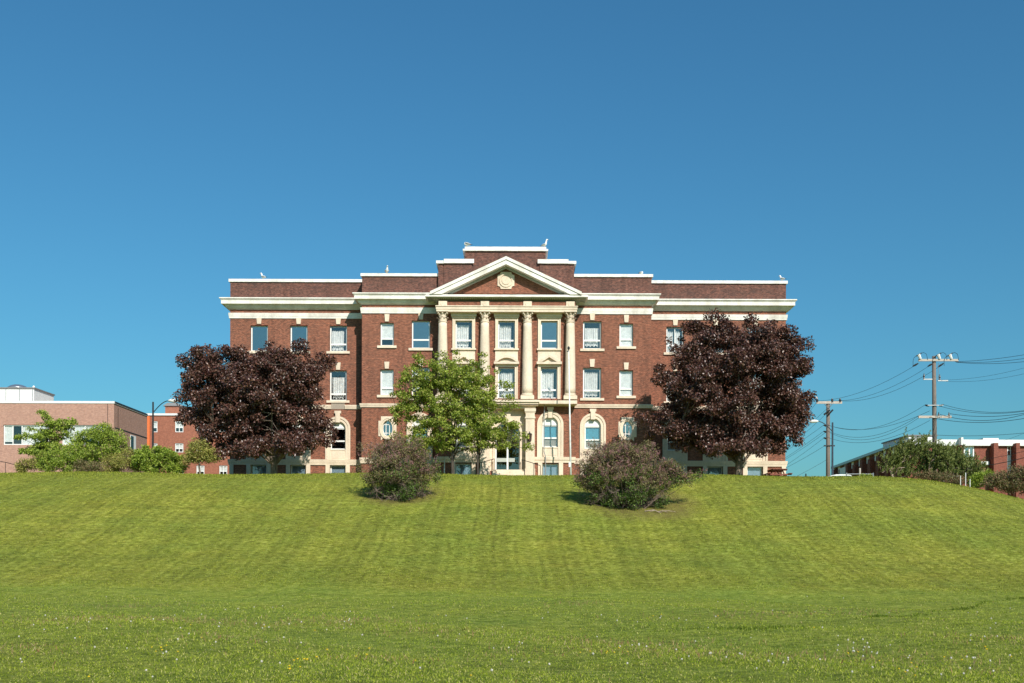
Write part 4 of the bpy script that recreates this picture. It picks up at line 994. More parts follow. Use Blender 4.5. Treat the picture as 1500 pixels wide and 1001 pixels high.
tree('small_tree', 'small yellow olive tree below the left purple maple', 'tree', [(294,662,21,15), (280,672,12,9), (308,668,12,10), (292,650,13,6)], 77, 292, .08, 120, 40, .36, .12, .08, 'olive_leaf', 'bark', 1.3, 10, 42, flat=.7, droop=0)
shrub('small_shrub', 'tiny yellow green sprig on the crest beside the wooden post', [(1268,698,6,4)], 76, 43, 14, 40, 'hedge_leaf', .18, .10, .06, nl=4)

# wind-blown pines at the right
def pine(label, ells, Y, basepx, seed, ncl, leanx, nl=12, gz=None):
    rg = np.random.default_rng(seed); E = ell_world(ells, Y, .7)
    bx = P(basepx, 700, Y).x; base = Vector((bx, Y, tz(bx, Y))); t = thing('pine_tree', base, label, 'tree', 'wind bent pines on the right slope')
    CL, U = sample_clusters(rg, E, ncl, .5); keep = CL[:, 2] > base.z+.5; CL, U = CL[keep], U[keep]
    Cs = []; Ds = []; Ls = []
    for c in CL:            # shoots: bottle brushes of needles pointing up and outward
        for _ in range(4):
            d = np.array([.35, -.1, .8])+rg.normal(size=3)*.45; d /= np.linalg.norm(d); p0 = c+rg.normal(size=3)*.22; n = 34; tt = rg.random(n); ln = .3+.25*rg.random()
            dd = d*.9+rand_unit(rg, n)*.75; dd /= np.linalg.norm(dd, axis=1)[:, None]
            Cs.append(p0+d*(tt*ln)[:, None]); Ds.append(dd); Ls.append(.10+.07*rg.random(n))
    C = np.concatenate(Cs); D = np.concatenate(Ds); Lh = np.concatenate(Ls); V, Fc = leaf_mesh(C, D, rand_unit(rg, len(C)), Lh, Lh*.28, .1); link_mesh('crown', V, Fc, 'pine_needle', t)
    low = CL[CL[:, 2] < np.percentile(CL[:, 2], 75)]
    tp = [base-Vector((0,0,.4)), base, base+Vector((leanx*.3, 0, .6)), base+Vector((leanx*.7, .1, 1.1)), base+Vector((leanx, .1, 1.9))]
    mb = limbs(rg, base, CL, nl, .13, 1.6, gnarl=.6, trunk_pts=tp, twig_r=.015); mb.build('trunk', 'pale_bark', t, True); return t
pine('tallest wind bent pine with bare curved branches, in front of the utility pole', [(1335,664,26,18), (1322,676,22,14), (1350,652,8,12), (1305,678,16,10), (1330,655,12,10), (1350,672,18,14), (1292,683,9,5), (1310,688,22,8), (1340,690,26,8), (1362,680,12,14)], 80.5, 1322, 51, 260, -1.0)
pine('spreading dark pine leaning right behind the white posts', [(1385,676,26,16), (1375,664,18,10), (1410,684,24,13), (1430,690,12,12), (1400,668,12,8), (1395,694,26,9), (1425,700,16,8)], 79, 1395, 52, 260, -.8)
shrub('shrub', 'brown green scrubby shrub at the right edge of the slope', [(1480,706,26,14), (1500,698,22,16), (1455,706,18,9), (1520,715,22,18)], 74, 53, 230, 60, 'brown_leaf', .34, .10, .07, basepx=1485)
shrub('shrub', 'reddish brown shrub low behind the white posts', [(1375,700,20,7), (1400,706,16,7), (1352,696,14,5)], 76.5, 54, 110, 50, 'brown_leaf', .3, .09, .06, basepx=1385)
shrub('shrub', 'bright green shrub between the pines and the brown scrub', [(1432,704,12,9), (1445,700,8,8)], 75.5, 55, 70, 60, 'hedge_leaf', .3, .10, .07, basepx=1436)

# ------------------------------------------------------------------ neighbouring buildings
def bwin(parent, x0, x1, z0, z1, y, bars=1, blind=None, hz=None, glassm='clear_pane', fr=.08):
    m = MB(); m.box(x0, x0+fr, y-.05, y+.05, z0, z1); m.box(x1-fr, x1, y-.05, y+.05, z0, z1); m.box(x0+fr, x1-fr, y-.05, y+.05, z0, z0+fr); m.box(x0+fr, x1-fr, y-.05, y+.05, z1-fr, z1)
    for i in range(1, bars): xx = x0+(x1-x0)*i/bars; m.box(xx-fr/2, xx+fr/2, y-.045, y+.045, z0+fr, z1-fr)
    if hz: zz = z0+(z1-z0)*hz; m.box(x0+fr, x1-fr, y-.04, y+.04, zz-.04, zz+.04)
    f = m.build('window', 'window_white', parent); g = MB(); g.box(x0+.03, x1-.03, y, y+.02, z0+.03, z1-.03); g.build('pane', glassm, f)
    if blind:
        g.V and f.children[0].data.materials.__setitem__(0, MATS['pane']); q = MB()
        for i in range(bars):
            a = x0+(x1-x0)*i/bars; b = x0+(x1-x0)*(i+1)/bars
            if blind[i % len(blind)] > 0: q.box(a+.05, b-.05, y+.06, y+.07, z1-(z1-z0)*blind[i % len(blind)], z1-.03)
        q.build('blind', 'white_blind', f)
    return f
# pink brick building at left
Yb = 100.0; gL = TOP-.4
c0 = P(167, 588, Yb); bT = c0.z
bl = thing('pink_brick_building', (c0.x, Yb, TOP), 'low flat roofed pink brick building with ribbon windows at the left edge', 'building')
xr = c0.x; xl = X(-260, Yb); bt = P(0, 590.5, Yb).z-.02
hs = []
for a, b in ((4, 71), (90, 157)): hs.append((X(a, Yb), X(b, Yb), P(30, 652, Yb).z, P(30, 622.5, Yb).z))
m = MB(); wall_with_holes(m, xl, xr, gL, bt, hs, Yb, .3)
sh = P(195, 665, Yb+4)
yend = Yb*583/534.5
m.add([(xr,Yb,gL),(xr,yend,gL),(xr,yend,bt),(xr,Yb,bt)], [(0,1,2,3)]); m.add([(xl,Yb+20,gL),(xl,Yb,gL),(xl,Yb,bt),(xl,Yb+20,bt)], [(0,1,2,3)])
m.add([(xl,yend,bt-.1),(xr,yend,bt-.1),(xr,Yb,bt-.1),(xl,Yb,bt-.1)], [(3,2,1,0)]); m.add([(xr,yend,gL),(xl,yend,gL),(xl,yend,bt),(xr,yend,bt)], [(0,1,2,3)])
m.build('wall', 'pink_brick', bl)
m = MB(); m.box(xl, xr, Yb+1.0, Yb+1.1, gL, bt-.3); m.build('dark_backing', 'dark_room', bl)  # near-black sheet in place of the shaded rooms
m = MB(); m.box(xl, xr+.06, Yb-.06, Yb+.3, bt, bT+.0); m.box(xr-.3, xr+.06, Yb+.3, yend, bt, bT); m.build('coping', 'white_panel', bl)
m = MB(); m.box(xr+.06, xr+.075, Yb+.1, yend, bT-.18, bT+.01); zz = P(171, 627, Yb+.5).z; m.box(xr, xr+.03, Yb+.3, yend, zz-.06, zz+.04); m.box(X(157, Yb)-.02, X(157, Yb)+.02, Yb-.02, Yb, gL, bt); m.build('trim', 'dark_metal', bl)
for k, h in enumerate(hs): bwin(bl, h[0]+.02, h[1]-.02, h[2]+.02, h[3]-.02, Yb+.15, 4 if k else 5, [.85, .0, 1, .95, .2] if not k else [1, .9, .6, 1])
m = MB(); ya, yb2 = Yb*583/559, Yb*583/551; za, zb = P(195, 637, ya).z, P(195, 664, ya).z
m.box(xr-.1, xr+.03, ya, yb2, zb, za); q = m.build('window', 'window_white', bl); g = MB(); g.box(xr+.03, xr+.045, ya+.08, ya+(yb2-ya)*.55, zb+.1, za-.1); g.build('pane', 'door_glass', q)
m = MB(); xq = X(49, 103); xq2 = xq; zt = P(20, 569.5, 103).z
m.box(X(-120, 103), xq, 103, 103*1.043, bt-.2, zt)
ph = m.build('penthouse', 'white_panel', bl)
m = MB(); m.box(X(-121, 103), xq+.1, 102.9, 103*1.044, zt, zt+.12)
m.build('roof', 'roof_grey', ph)
m = MB()
for px_ in (-30, -10, 8, 28, 47): m.box(X(px_, 103)-.03, X(px_, 103)+.03, 102.96, 103, bt-.2, zt)
m.build('panel_joints', 'grey_metal', ph)
m = MB(); vx = X(22, 104); vz = zt+.12; m.lathe(vx, 104.5, [(.75, vz), (.75, vz+.1), (1.05, vz+.12), (1.0, vz+.2), (.75, vz+.38), (.4, vz+.5), (.05, vz+.54)], 24); m.build('roof_vent', 'steel', ph, True)
m = MB(); vx = X(46.5, 103); m.lathe(vx, 103.3, [(.12, vz), (.14, vz+.08), (.08, vz+.2), (.02, vz+.24)], 10); m.build('roof_cowl', 'white_panel', ph, True)
m = MB(); pts = [P(-15, 673, 92), P(8, 677.5, 92), P(28, 682.5, 92), P(40, 688, 92)]; m.tube(pts, .03, 5)
for p in pts: m.tube([p, (p.x, p.y, TOP-.2)], .025, 4)
tag(m.build('handrail', 'dark_metal', origin=(pts[0].x, 92, TOP)), 'sloping dark handrail before the pink building at the far left', 'handrail')
# orange-red brick building behind
Yo = 128.0; p0 = P(214, 605, Yo); bo = thing('orange_brick_building', (p0.x, Yo, TOP), 'three storey orange red brick block with white sash windows left of the maple', 'building')
xl, xr = P(214, 605, Yo).x, X(372, Yo); zt = P(250, 609, Yo).z; hs = []
for (a, b) in ((222, 230), (255.5, 268), (287, 299), (320.5, 332.5)):
    for (c, d) in ((617, 633.5), (649.5, 663), (682, 697)): hs.append((X(a, Yo), X(b, Yo), P(a, d, Yo).z, P(a, c, Yo).z))
m = MB(); wall_with_holes(m, xl, xr, TOP-.4, zt, hs, Yo, .2); m.box(xl, xl+.01, Yo+.01, Yo+14, TOP-.4, zt); m.box(xr-.01, xr, Yo+.01, Yo+14, TOP-.4, zt); m.box(xl, xr, Yo+13.9, Yo+14, TOP-.4, zt-.01); m.build('wall', 'orange_brick', bo)
m = MB(); m.box(xl+.1, xr-.1, Yo+.9, Yo+1, TOP-.4, zt-.2); m.build('dark_backing', 'dark_room', bo)  # added dark sheet, room shade in its colour
m = MB(); m.box(xl-.3, xr+.1, Yo-.15, Yo+14.1, zt, P(250, 606, Yo).z); m.build('roof', 'white_panel', bo)
m = MB(); m.box(xl+.05, P(220, 600, Yo).x, Yo-.2, Yo, TOP-.4, zt-.1); m.build('orange_pilaster', 'orange_panel', bo)
for k, h in enumerate(hs): bwin(bo, h[0]+.03, h[1]-.03, h[2]+.03, h[3]-.03, Yo+.12, 1 if k < 3 else 2, [.62, .62], .42)
m = MB(); a, b = P(242, 600, Yo+4).x, P(262, 600, Yo+4).x; zc = P(250, 595, Yo+4).z; m.box(a, b, Yo+4, Yo+7, zt, zc); ch = m.build('chimney', 'orange_brick', bo)
m = MB(); m.add([(a-.25,Yo+3.8,zc),(b+.5,Yo+3.8,zc),(b+.5,Yo+7.2,zc),(a-.25,Yo+7.2,zc),(a+.2,Yo+4.2,zc+.45),(b-.3,Yo+4.2,zc+.45),(b-.3,Yo+6.8,zc+.45),(a+.2,Yo+6.8,zc+.45)], [(0,3,2,1),(4,5,6,7),(0,1,5,4),(1,2,6,5),(2,3,7,6),(3,0,4,7)]); m.build('cap', 'roof_grey', ch)
# right building
Yr = 110.0
br = thing('red_brick_building', (P(1330, 650, Yr).x, Yr, 4), 'long modern red brick building with white fascia and slot windows at the right edge', 'building')
xa = P(1330, 650, Yr).x; xz = X(1640, Yr); zt = P(1440, 644.8, Yr).z; zf_ = P(1440, 653.6, Yr).z; gR = 2.0
hs = []
def rx(p): return P(p, 660, Yr).x
def rz(p, xx=1440): return P(xx, p, Yr).z
hs = [(rx(1406), rx(1427.5), rz(674), zf_+.02), (rx(1456), rx(1462.3), rz(700), zf_+.02), (rx(1475.5), rx(1481.5), rz(700), zf_+.02)]
m = MB(); wall_with_holes(m, xa, xz, gR, zf_+.3, hs, Yr, .3)
bx2, by2 = P(1222, 690, 143).x, 143.0
m.add([(bx2,by2,gR),(xa,Yr,gR),(xa,Yr,zf_+.3),(bx2,by2,zf_+.3)], [(0,1,2,3)]); m.add([(xz,Yr,gR),(xz,by2,gR),(xz,by2,zf_),(xz,Yr,zf_)], [(0,1,2,3)])
m.add([(xz,by2,gR),(bx2,by2,gR),(bx2,by2,zf_+.3),(xz,by2,zf_+.3)], [(0,1,2,3)])
m.build('wall', 'red_brick', br)
m = MB(); m.box(xa+1, xz-.2, Yr+1.0, Yr+1.1, gR, zf_); m.build('dark_backing', 'dark_room', br)  # dark sheet behind the slots, painted as unlit interior
m = MB(); m.box(xa-.1, xz+.1, Yr-.35, Yr+.4, zf_, zt); m.build('fascia', 'white_panel', br)
d = Vector((bx2-xa, by2-Yr, 0)); Ld = d.length; d.normalize(); nrm = Vector((-d.y, d.x, 0)); nrm = -nrm if nrm.x > 0 else nrm
def side_box(s0, s1, o0, o1, z0, z1, m):
    b = Vector((xa, Yr, 0)); v = []
    for z in (z0, z1):
        for s, o in ((s0, o0), (s1, o0), (s1, o1), (s0, o1)): q = b+d*s+nrm*o; v.append((q.x, q.y, z))
    m.add(v, [(0,3,2,1),(4,5,6,7),(0,1,5,4),(1,2,6,5),(2,3,7,6),(3,0,4,7)])
m = MB(); side_box(-.1, Ld, -.3, .45, zt-.3, zt, m); side_box(0, Ld, 0, .3, zf_+.31, zt-.3, m); m.build('side_fascia', 'grey_metal', br)
m = MB()
for k in range(9): s = 2+k*3.6; side_box(s, s+1.1, .0, .55, gR, zf_+.1-(.3 if k % 2 else 0), m)
m.build('brick_pier', 'red_brick', br)
m = MB()
for k in range(9): s = .6+k*3.6; side_box(s, s+1.0, .0, .12, zf_-.5, zf_+.3, m)
side_box(24.5, 27.5, 0, .6, gR, zf_-.1, m); m.build('white_panel', 'white_panel', br)
m = MB(); m.add([(xa,Yr,zt-.02),(xz,Yr,zt-.02),(xz,by2,zt-.02),(bx2,by2,zt-.02)], [(0,1,2,3)]); m.build('roof', 'roof_grey', br)
for a, b in ((1401, 1405.5), (1449.5, 1456), (1482, 1487.5)):
    m = MB(); m.box(rx(a), rx(b), Yr-1.0, Yr, gR, zf_-.02+(.25 if a != 1401 else .0)); m.build('brick_pier', 'red_brick', br)
m = MB(); m.box(rx(1401.5), rx(1404.5), Yr-1.1, Yr-.36, zf_, zt+.15); m.build('fascia_block', 'white_panel', br)
for k, h in enumerate(hs):
    if k == 0: bwin(br, h[0]+.02, h[1]-.02, h[2]+.02, h[3]-.04, Yr+.1, 3, None, None, 'clear_pane', .13)
    else:
        bwin(br, h[0]+.02, h[1]-.02, rz(668), h[3]-.04, Yr+.1, 1, None, .6)
        m = MB(); m.box(h[0]+.02, h[1]-.02, Yr+.05, Yr+.15, rz(689), rz(668)-.02); m.build('infill_panel', 'white_panel', br)
        bwin(br, h[0]+.02, h[1]-.02, rz(700)+.02, rz(689)-.02, Yr+.1, 1)
m = MB(); m.box(rx(1436), rx(1447), Yr-.3, Yr, rz(681), rz(676.5)); m.build('vent_hood', 'white_panel', br)
m = MB(); Yp_ = Yr+6; x0, x1 = P(1331, 640, Yp_).x, P(1371, 640, Yp_).x; z1 = P(1350, 639, Yp_).z; m.box(x0, x1, Yp_, Yp_+8, zt-.1, z1); pn = m.build('penthouse', 'white_panel', br)
m = MB(); m.box(x0-.15, x1+.15, Yp_-.15, Yp_+8.2, z1, z1+.13); m.build('roof', 'roof_grey', pn)
m = MB(); m.box(P(1440, 640, 114).x, P(1463, 640, 114).x, 114, 117, zt-.1, P(1450, 642, 114).z); m.build('roof_vent', 'white_panel', br)

# ------------------------------------------------------------------ street lamps, poles, wires
def lamp(px, top, Y, reach, label, mat, headdrop=0, r=.07):
    x = P(px, 650, Y).x; gz = tz(x, Y); zt = P(px, top, Y).z; t = thing('street_lamp', (x, Y, gz), label, 'street lamp', 'street lamps behind the crest')
    m = MB(); m.tube([(x, Y, gz-.2), (x, Y, zt)], [r*1.35, r], 8); m.build('pole', mat, t)
    s = 1 if reach > 0 else -1; ln = abs(reach)*Y/F; m = MB(); pts = []
    for i in range(8):
        u = i/7; pts.append((x+s*ln*.7*u, Y, zt-.9+1.0*math.sin(u*math.pi/2)-headdrop*0))
    m.tube(pts, r*.5, 6); m.build('arm', mat, t); e = Vector(pts[-1])
    m = MB(); h = ln*.42; yy = [0, .25, .7, 1]
    m.tube([(e.x-s*.05, Y, e.z), (e.x+s*h*.2, Y, e.z+.02), (e.x+s*h*.6, Y, e.z+.0), (e.x+s*h*1.0, Y, e.z-.03)], [.07, .14, .17, .06], 8); m.build('lamp_head', 'lamp_head', t, True)
lamp(224, 589, 84, 33, 'dark street lamp with curved arm in front of the orange brick block', 'dark_metal')
lamp(1219.5, 619, 100, -31, 'dark blue street lamp with arm reaching left beside the small utility pole', 'blue_pole', r=.085)
WIRES = []
def wire(a, b, sag, label, r=.022, n=14):
    r *= .75; sag *= .85
    a = Vector(a); b = Vector(b); pts = [a.lerp(b, i/n)-Vector((0, 0, sag*4*(i/n)*(1-i/n))) for i in range(n+1)]
    m = MB(); m.tube([p-a for p in pts], r, 4); o = m.build('power_line', 'wire'); o.location = a; return tag(o, label, 'power line', 'power lines')
def insul(m, p, r=.07, h=.3): m.lathe(p.x, p.y, [(r*.3, p.z-.05), (r, p.z), (r*.6, p.z+h*.3), (r, p.z+h*.45), (r*.5, p.z+h*.75), (r*.3, p.z+h)], 6)
# big pole
Y2 = 85.0; x2 = P(1368, 640, Y2).x; g2 = tz(x2, Y2)
up2 = thing('utility_pole', (x2, Y2, g2), 'tall wooden utility pole with several crossarms above the pines', 'utility pole', 'utility poles')
m = MB(); zt = P(1368, 522, Y2).z; m.tube([(x2+.1, Y2, g2-.3), (x2+.05, Y2, (g2+zt)/2), (x2-.02, Y2, zt)], [.21, .18, .15], 10); m.build('pole', 'wood_pole', up2, True)
def arm(par, px0, px1, py, Y, mat='wood_arm', th=.09, dy=-.2):
    a, b = P(px0, py, Y), P(px1, py, Y); m = MB(); m.add([(a.x,Y+dy-.06,a.z-th),(b.x,Y+dy-.06,b.z-th),(b.x,Y+dy+.06,b.z-th),(a.x,Y+dy+.06,a.z-th),(a.x,Y+dy-.06,a.z+th),(b.x,Y+dy-.06,b.z+th),(b.x,Y+dy+.06,b.z+th),(a.x,Y+dy+.06,a.z+th)], [(0,3,2,1),(4,5,6,7),(0,1,5,4),(1,2,6,5),(2,3,7,6),(3,0,4,7)]); return m.build('crossarm', mat, par)
arm(up2, 1344, 1402, 528.5, Y2, 'wood_arm'); arm(up2, 1351, 1364, 556.5, Y2, 'grey_metal', .04); arm(up2, 1372, 1387, 558.5, Y2, 'grey_metal', .04)
arm(up2, 1357, 1380, 594.5, Y2, 'grey_metal', .03); arm(up2, 1344, 1392, 611.5, Y2, 'wood_arm', .1)
for (a, b) in ((1346, 521.5), (1374.5, 521.5), (1391.5, 521.5)):
    p = P(a, b, Y2-.25); m = MB(); m.cur = 0
    m.tube([P(a+2.5, 526, Y2-.3), P(a-.5, 519.5, Y2-.3)], [.09, .13], 6); c = m.build('cutout', 'porcelain', up2)
    m = MB(); m.tube([P(a-4, 522, Y2-.3), P(a+4, 517.3, Y2-.3)], .045, 5); m.tube([P(a+3, 518, Y2-.3), P(a+7, 516.5, Y2-.3), P(a+11, 519, Y2-.3), P(a+13, 527, Y2-.3)], .018, 4); m.tube([P(a-3.5, 521.5, Y2-.3), P(a-7, 524, Y2-.3), P(a-8.5, 529, Y2-.3), P(a-8.5, 536, Y2-.3)], .018, 4); m.build('jumper_cable', 'wire', up2)
m = MB()
for a, b in ((1353.5, 553), (1376.5, 554.5), (1375, 610), (1390, 610)): insul(m, P(a, b+2, Y2-.2), .09, .45)
m.build('insulators', 'dark_metal', up2)
m = MB()
for a, b, c, e in ((1337, 537, 1345, 532.5), (1359, 537, 1366, 533), (1374, 538, 1382, 532.5), (1355, 593.5, 1361, 595), (1376, 595, 1382, 593)): m.tube([P(a, b, Y2-.1), P((a+c)/2, (b+e)/2, Y2-.1), P(c, e, Y2-.1)], [.05, .09, .05], 6)
m.build('strain_insulators', 'dark_metal', up2)
m = MB(); m.tube([P(1374.5, 532, Y2-.2), P(1374.3, 556, Y2-.2)], .02, 4); m.build('riser_cable', 'grey_metal', up2)
# small pole
Y1 = 112.0; x1 = P(1213.5, 640, Y1).x; g1 = tz(x1, Y1)
up1 = thing('utility_pole', (x1, Y1, g1), 'shorter utility pole with one pale crossarm right of the hall', 'utility pole', 'utility poles')
m = MB(); zt1 = P(1213, 588, Y1).z; m.tube([(x1, Y1, g1-.3), (x1-.05, Y1, zt1)], [.26, .19], 10); m.build('pole', 'wood_pole', up1, True)
arm(up1, 1195, 1232.5, 590.3, Y1, 'wood_arm', .13); arm(up1, 1206, 1222, 653.5, Y1, 'dark_metal', .07)
m = MB(); m.tube([P(1207, 607.5, Y1-.4), P(1215.5, 601, Y1-.4)], .1, 6); m.tube([P(1214, 607, Y1-.4), P(1220, 600.5, Y1-.4)], .1, 6); m.build('transformer_bracket', 'dark_metal', up1)
m = MB(); m.tube([P(1208, 592, Y1-.25), P(1213, 598, Y1-.25)], .04, 4); m.tube([P(1219, 592, Y1-.25), P(1214, 598, Y1-.25)], .04, 4); m.build('braces', 'grey_metal', up1)
m = MB()
for a in (1197, 1219, 1230.5): insul(m, P(a, 589, Y1-.2), .16, .4)
for b in (623, 632, 641.5): m.tube([P(1206.5, b, Y1-.2), P(1210, b+1, Y1-.2)], [.07, .12], 6)
m.build('insulators', 'dark_metal', up1)
# wires: between the poles
links = [((1338,537),(1197,587.5),1.1,'highest wire between the two utility poles'), ((1360,537),(1219,587.5),1.3,'middle wire of the top three between the poles'), ((1374,538.5),(1230.5,587.5),1.4,'lowest wire of the top three between the poles'),
         ((1355,593.5),(1212,622.5),2.0,'upper communication cable between the poles'), ((1362,602),(1212,623),1.6,'second communication cable between the poles'), ((1345,610),(1212,631),2.0,'third cable from the lowest crossarm of the tall pole'),
         ((1347,611.5),(1212,632),2.3,'fourth cable from the lowest crossarm of the tall pole'), ((1362,616),(1212,641),1.9,'lowest cable between the two poles')]
for (a, b, s, lb) in links: wire(P(a[0], a[1], Y2-.1), P(b[0], b[1], Y1-.2), s*.7, lb, .02)
# wires running off to the right
for (a, b, yb, s, lb, r) in [((1399,530),(1560,508),70,.25,'uppermost wire leaving the tall pole to the right',.02), ((1400,530.5),(1560,514),70,.35,'second wire from the top crossarm to the right',.02), ((1401,531),(1560,521),70,.35,'third wire from the top crossarm to the right',.02),
    ((1378,557),(1560,520),70,.5,'thin wire from the second crossarm to the right',.012), ((1386,559),(1560,531),70,.5,'lower thin wire from the second crossarm to the right',.012),
    ((1382,593),(1560,589),70,.8,'upper slack cable leaving the tall pole to the right',.02), ((1376,595),(1560,590),70,.8,'slack cable just under the upper one at right',.02),
    ((1376,607),(1560,585),70,1.1,'cable above the lowest crossarm to the right',.024), ((1390,606),(1560,592),70,.6,'second cable above the lowest crossarm to the right',.024), ((1360,611),(1560,599),70,.8,'cable along the lowest crossarm to the right',.024),
    ((1372,637.5),(1560,627),70,.3,'lone cable just above the flat roof at right',.018), ((1470,646),(1560,609),80,.1,'thin wire slanting up at the right edge above the roof',.012),
    ((1424,676),(1560,644),72,.2,'upper black cable crossing the red brick building',.02), ((1440,683),(1560,652),72,.2,'thick black cable crossing the red brick building',.035), ((1478,692),(1560,662),72,.1,'lowest black cable at the right edge',.018)]:
    wire(P(a[0], a[1], Y2-.1), P(b[0], b[1], yb), s, lb, r)
# wires running from the small pole to the left, down behind the hall
names = ['first', 'second', 'third', 'fourth', 'fifth', 'sixth', 'seventh', 'eighth']
for k, (a, b) in enumerate([((1197,588.5),(1100,702)), ((1210,600),(1095,690)), ((1214,603),(1090,700)), ((1206.5,623),(1080,696)), ((1206.5,632),(1080,706)), ((1209,634),(1085,704)), ((1206.5,642),(1080,720)), ((1207,654),(1075,715))]):
    wire(P(a[0], a[1], Y1-.2), P(b[0], b[1], 175), .7, names[k]+' wire from the top, running from the small pole down left behind the hall', .026)
wire(P(1212, 673, Y1), P(1150, 706, 108), .1, 'guy cable slanting from the small pole to the crest', .02)

# ------------------------------------------------------------------ small things on the crest
def picnic():
    Y = 78.0; x = P(1138.5, 690, Y).x; gz = tz(x, Y); t = thing('picnic_table', (x, Y, gz), 'red brown wooden picnic table seen end on at the right corner of the hall', 'picnic table')
    zt = P(1138, 688.2, Y).z; W = .56
    m = MB()
    for k in range(5): m.box(x-W+k*.23, x-W+k*.23+.2, Y-.9, Y+.9, zt-.05, zt)
    m.box(x-W, x+W, Y-.72, Y-.66, zt-.13, zt-.051); m.box(x-W, x+W, Y+.66, Y+.72, zt-.13, zt-.051); m.build('table_top', 'redwood', t)
    for s in (-1, 1):
        m = MB()
        for k in range(2): m.box(x+s*(W+.12)-.0+k*.14*s, x+s*(W+.12)+s*.12+k*.14*s, Y-.9, Y+.9, zt-.36, zt-.32)
        m.build('bench_seat', 'redwood', t)
    for yy in (Y-.69, Y+.69):
        m = MB(); m.tube([(x-.2, yy+.05, zt-.05), (x-.6, yy+.05, gz-.02)], .05, 4); m.tube([(x+.2, yy+.05, zt-.05), (x+.6, yy+.05, gz-.02)], .05, 4); m.box(x-W-.36, x+W+.36, yy-.02, yy+.02, zt-.46, zt-.37); m.build('leg', 'redwood', t)
picnic()
def post(name, px, top, Y, label, mat, w=.05, cat='post', group=None, ball=False):
    x = P(px, 690, Y).x; gz = tz(x, Y); m = MB(); zt = P(px, top, Y).z; m.tube([(x, Y, gz-.2), (x, Y, zt-.03), (x, Y, zt)], [w, w, w*.7], 8)
    return tag(m.build(name, mat, origin=(x, Y, gz)), label, cat, group)
post('bollard', 1180.5, 694, 78, 'short dark bollard on the crest between the hall and the poles', 'dark_metal', .05, 'bollard')
post('wooden_post', 1259.5, 686, 79, 'thick pale wooden post on the crest before the red brick building', 'wood_arm', .08)
post('metal_post', 651, 669, 80, 'slim grey metal post under the green tree left of the entrance', 'grey_metal', .05)
for k, (px_, tp) in enumerate(((1407, 697), (1414.5, 692.5), (1421, 702))): post('white_post', px_, tp, 75, ['white post nearest the pine, first of three on the right slope', 'tallest white post, the middle of three on the right slope', 'short white post, rightmost of three on the right slope'][k], 'white_panel', .028, 'post', 'white posts on the right slope')
def railfence(pts, Y, label):
    q = [P(a, b, Y) for a, b in pts]; g = Vector((q[0].x, Y, tz(q[0].x, Y))); t = thing('rail_fence', g, label, 'fence'); m = MB(); m.tube(q, .035, 5); m.build('rail', 'grey_metal', t)
    for p in (q[0], q[-1]): m = MB(); m.tube([(p.x, Y, tz(p.x, Y)-.1), (p.x, Y, p.z+.1)], .05, 6); m.build('fence_post', 'grey_metal', t)
railfence([(1240, 694.8), (1260, 694.6), (1279, 694.8)], 78.5, 'low grey rail fence on the crest beside the wooden post')
railfence([(1371, 698), (1390, 698.3), (1403, 698.6)], 77.5, 'thin grey rail in front of the pines on the right slope')
# white car, only its roof rises over the crest
Yc = 83.0; cx = P(1235, 697, Yc).x; cg = P(1235, 696.0, Yc).z-1.43
car = thing('parked_car', (cx, Yc, cg), 'white parked car with just its roof showing over the crest', 'car')
def carprism(mb, prof, w, inset=0):
    mb.prism([(cx+a, cg+b) for a, b in prof], Yc-w, Yc+w)
m = MB(); carprism(m, [(-2.2,.3),(2.15,.3),(2.2,.65),(2.0,.82),(1.0,.92),(-1.9,.95),(-2.2,.8)], .86); m.build('body', 'car_white', car)
m = MB(); carprism(m, [(-1.75,.93),(1.05,.9),(.35,1.38),(-.1,1.43),(-.75,1.42),(-1.2,1.33)], .74); cab = m.build('cabin', 'car_white', car)
m = MB(); m.prism([(cx-1.55,cg+.96),(cx+.9,cg+.95),(cx+.3,cg+1.32),(cx-1.1,cg+1.3)], Yc-.755, Yc-.742); m.prism([(cx-1.55,cg+.96),(cx+.9,cg+.95),(cx+.3,cg+1.32),(cx-1.1,cg+1.3)], Yc+.742, Yc+.755); m.build('side_windows', 'door_glass', cab)
for sx in (-1.35, 1.35):
    for sy in (-.8, .8):
        m = MB(); n = 18; r_ = .32; m.prism([(cx+sx+r_*math.cos(2*math.pi*i/n), cg+.32+r_*math.sin(2*math.pi*i/n)) for i in range(n)], Yc+sy-.1, Yc+sy+.1); w_ = m.build('wheel', 'rubber', car)
        m = MB(); m.prism([(cx+sx+.19*math.cos(2*math.pi*i/n), cg+.32+.19*math.sin(2*math.pi*i/n)) for i in range(n)], Yc+sy-.11, Yc+sy+.11); m.build('rim', 'steel', w_)

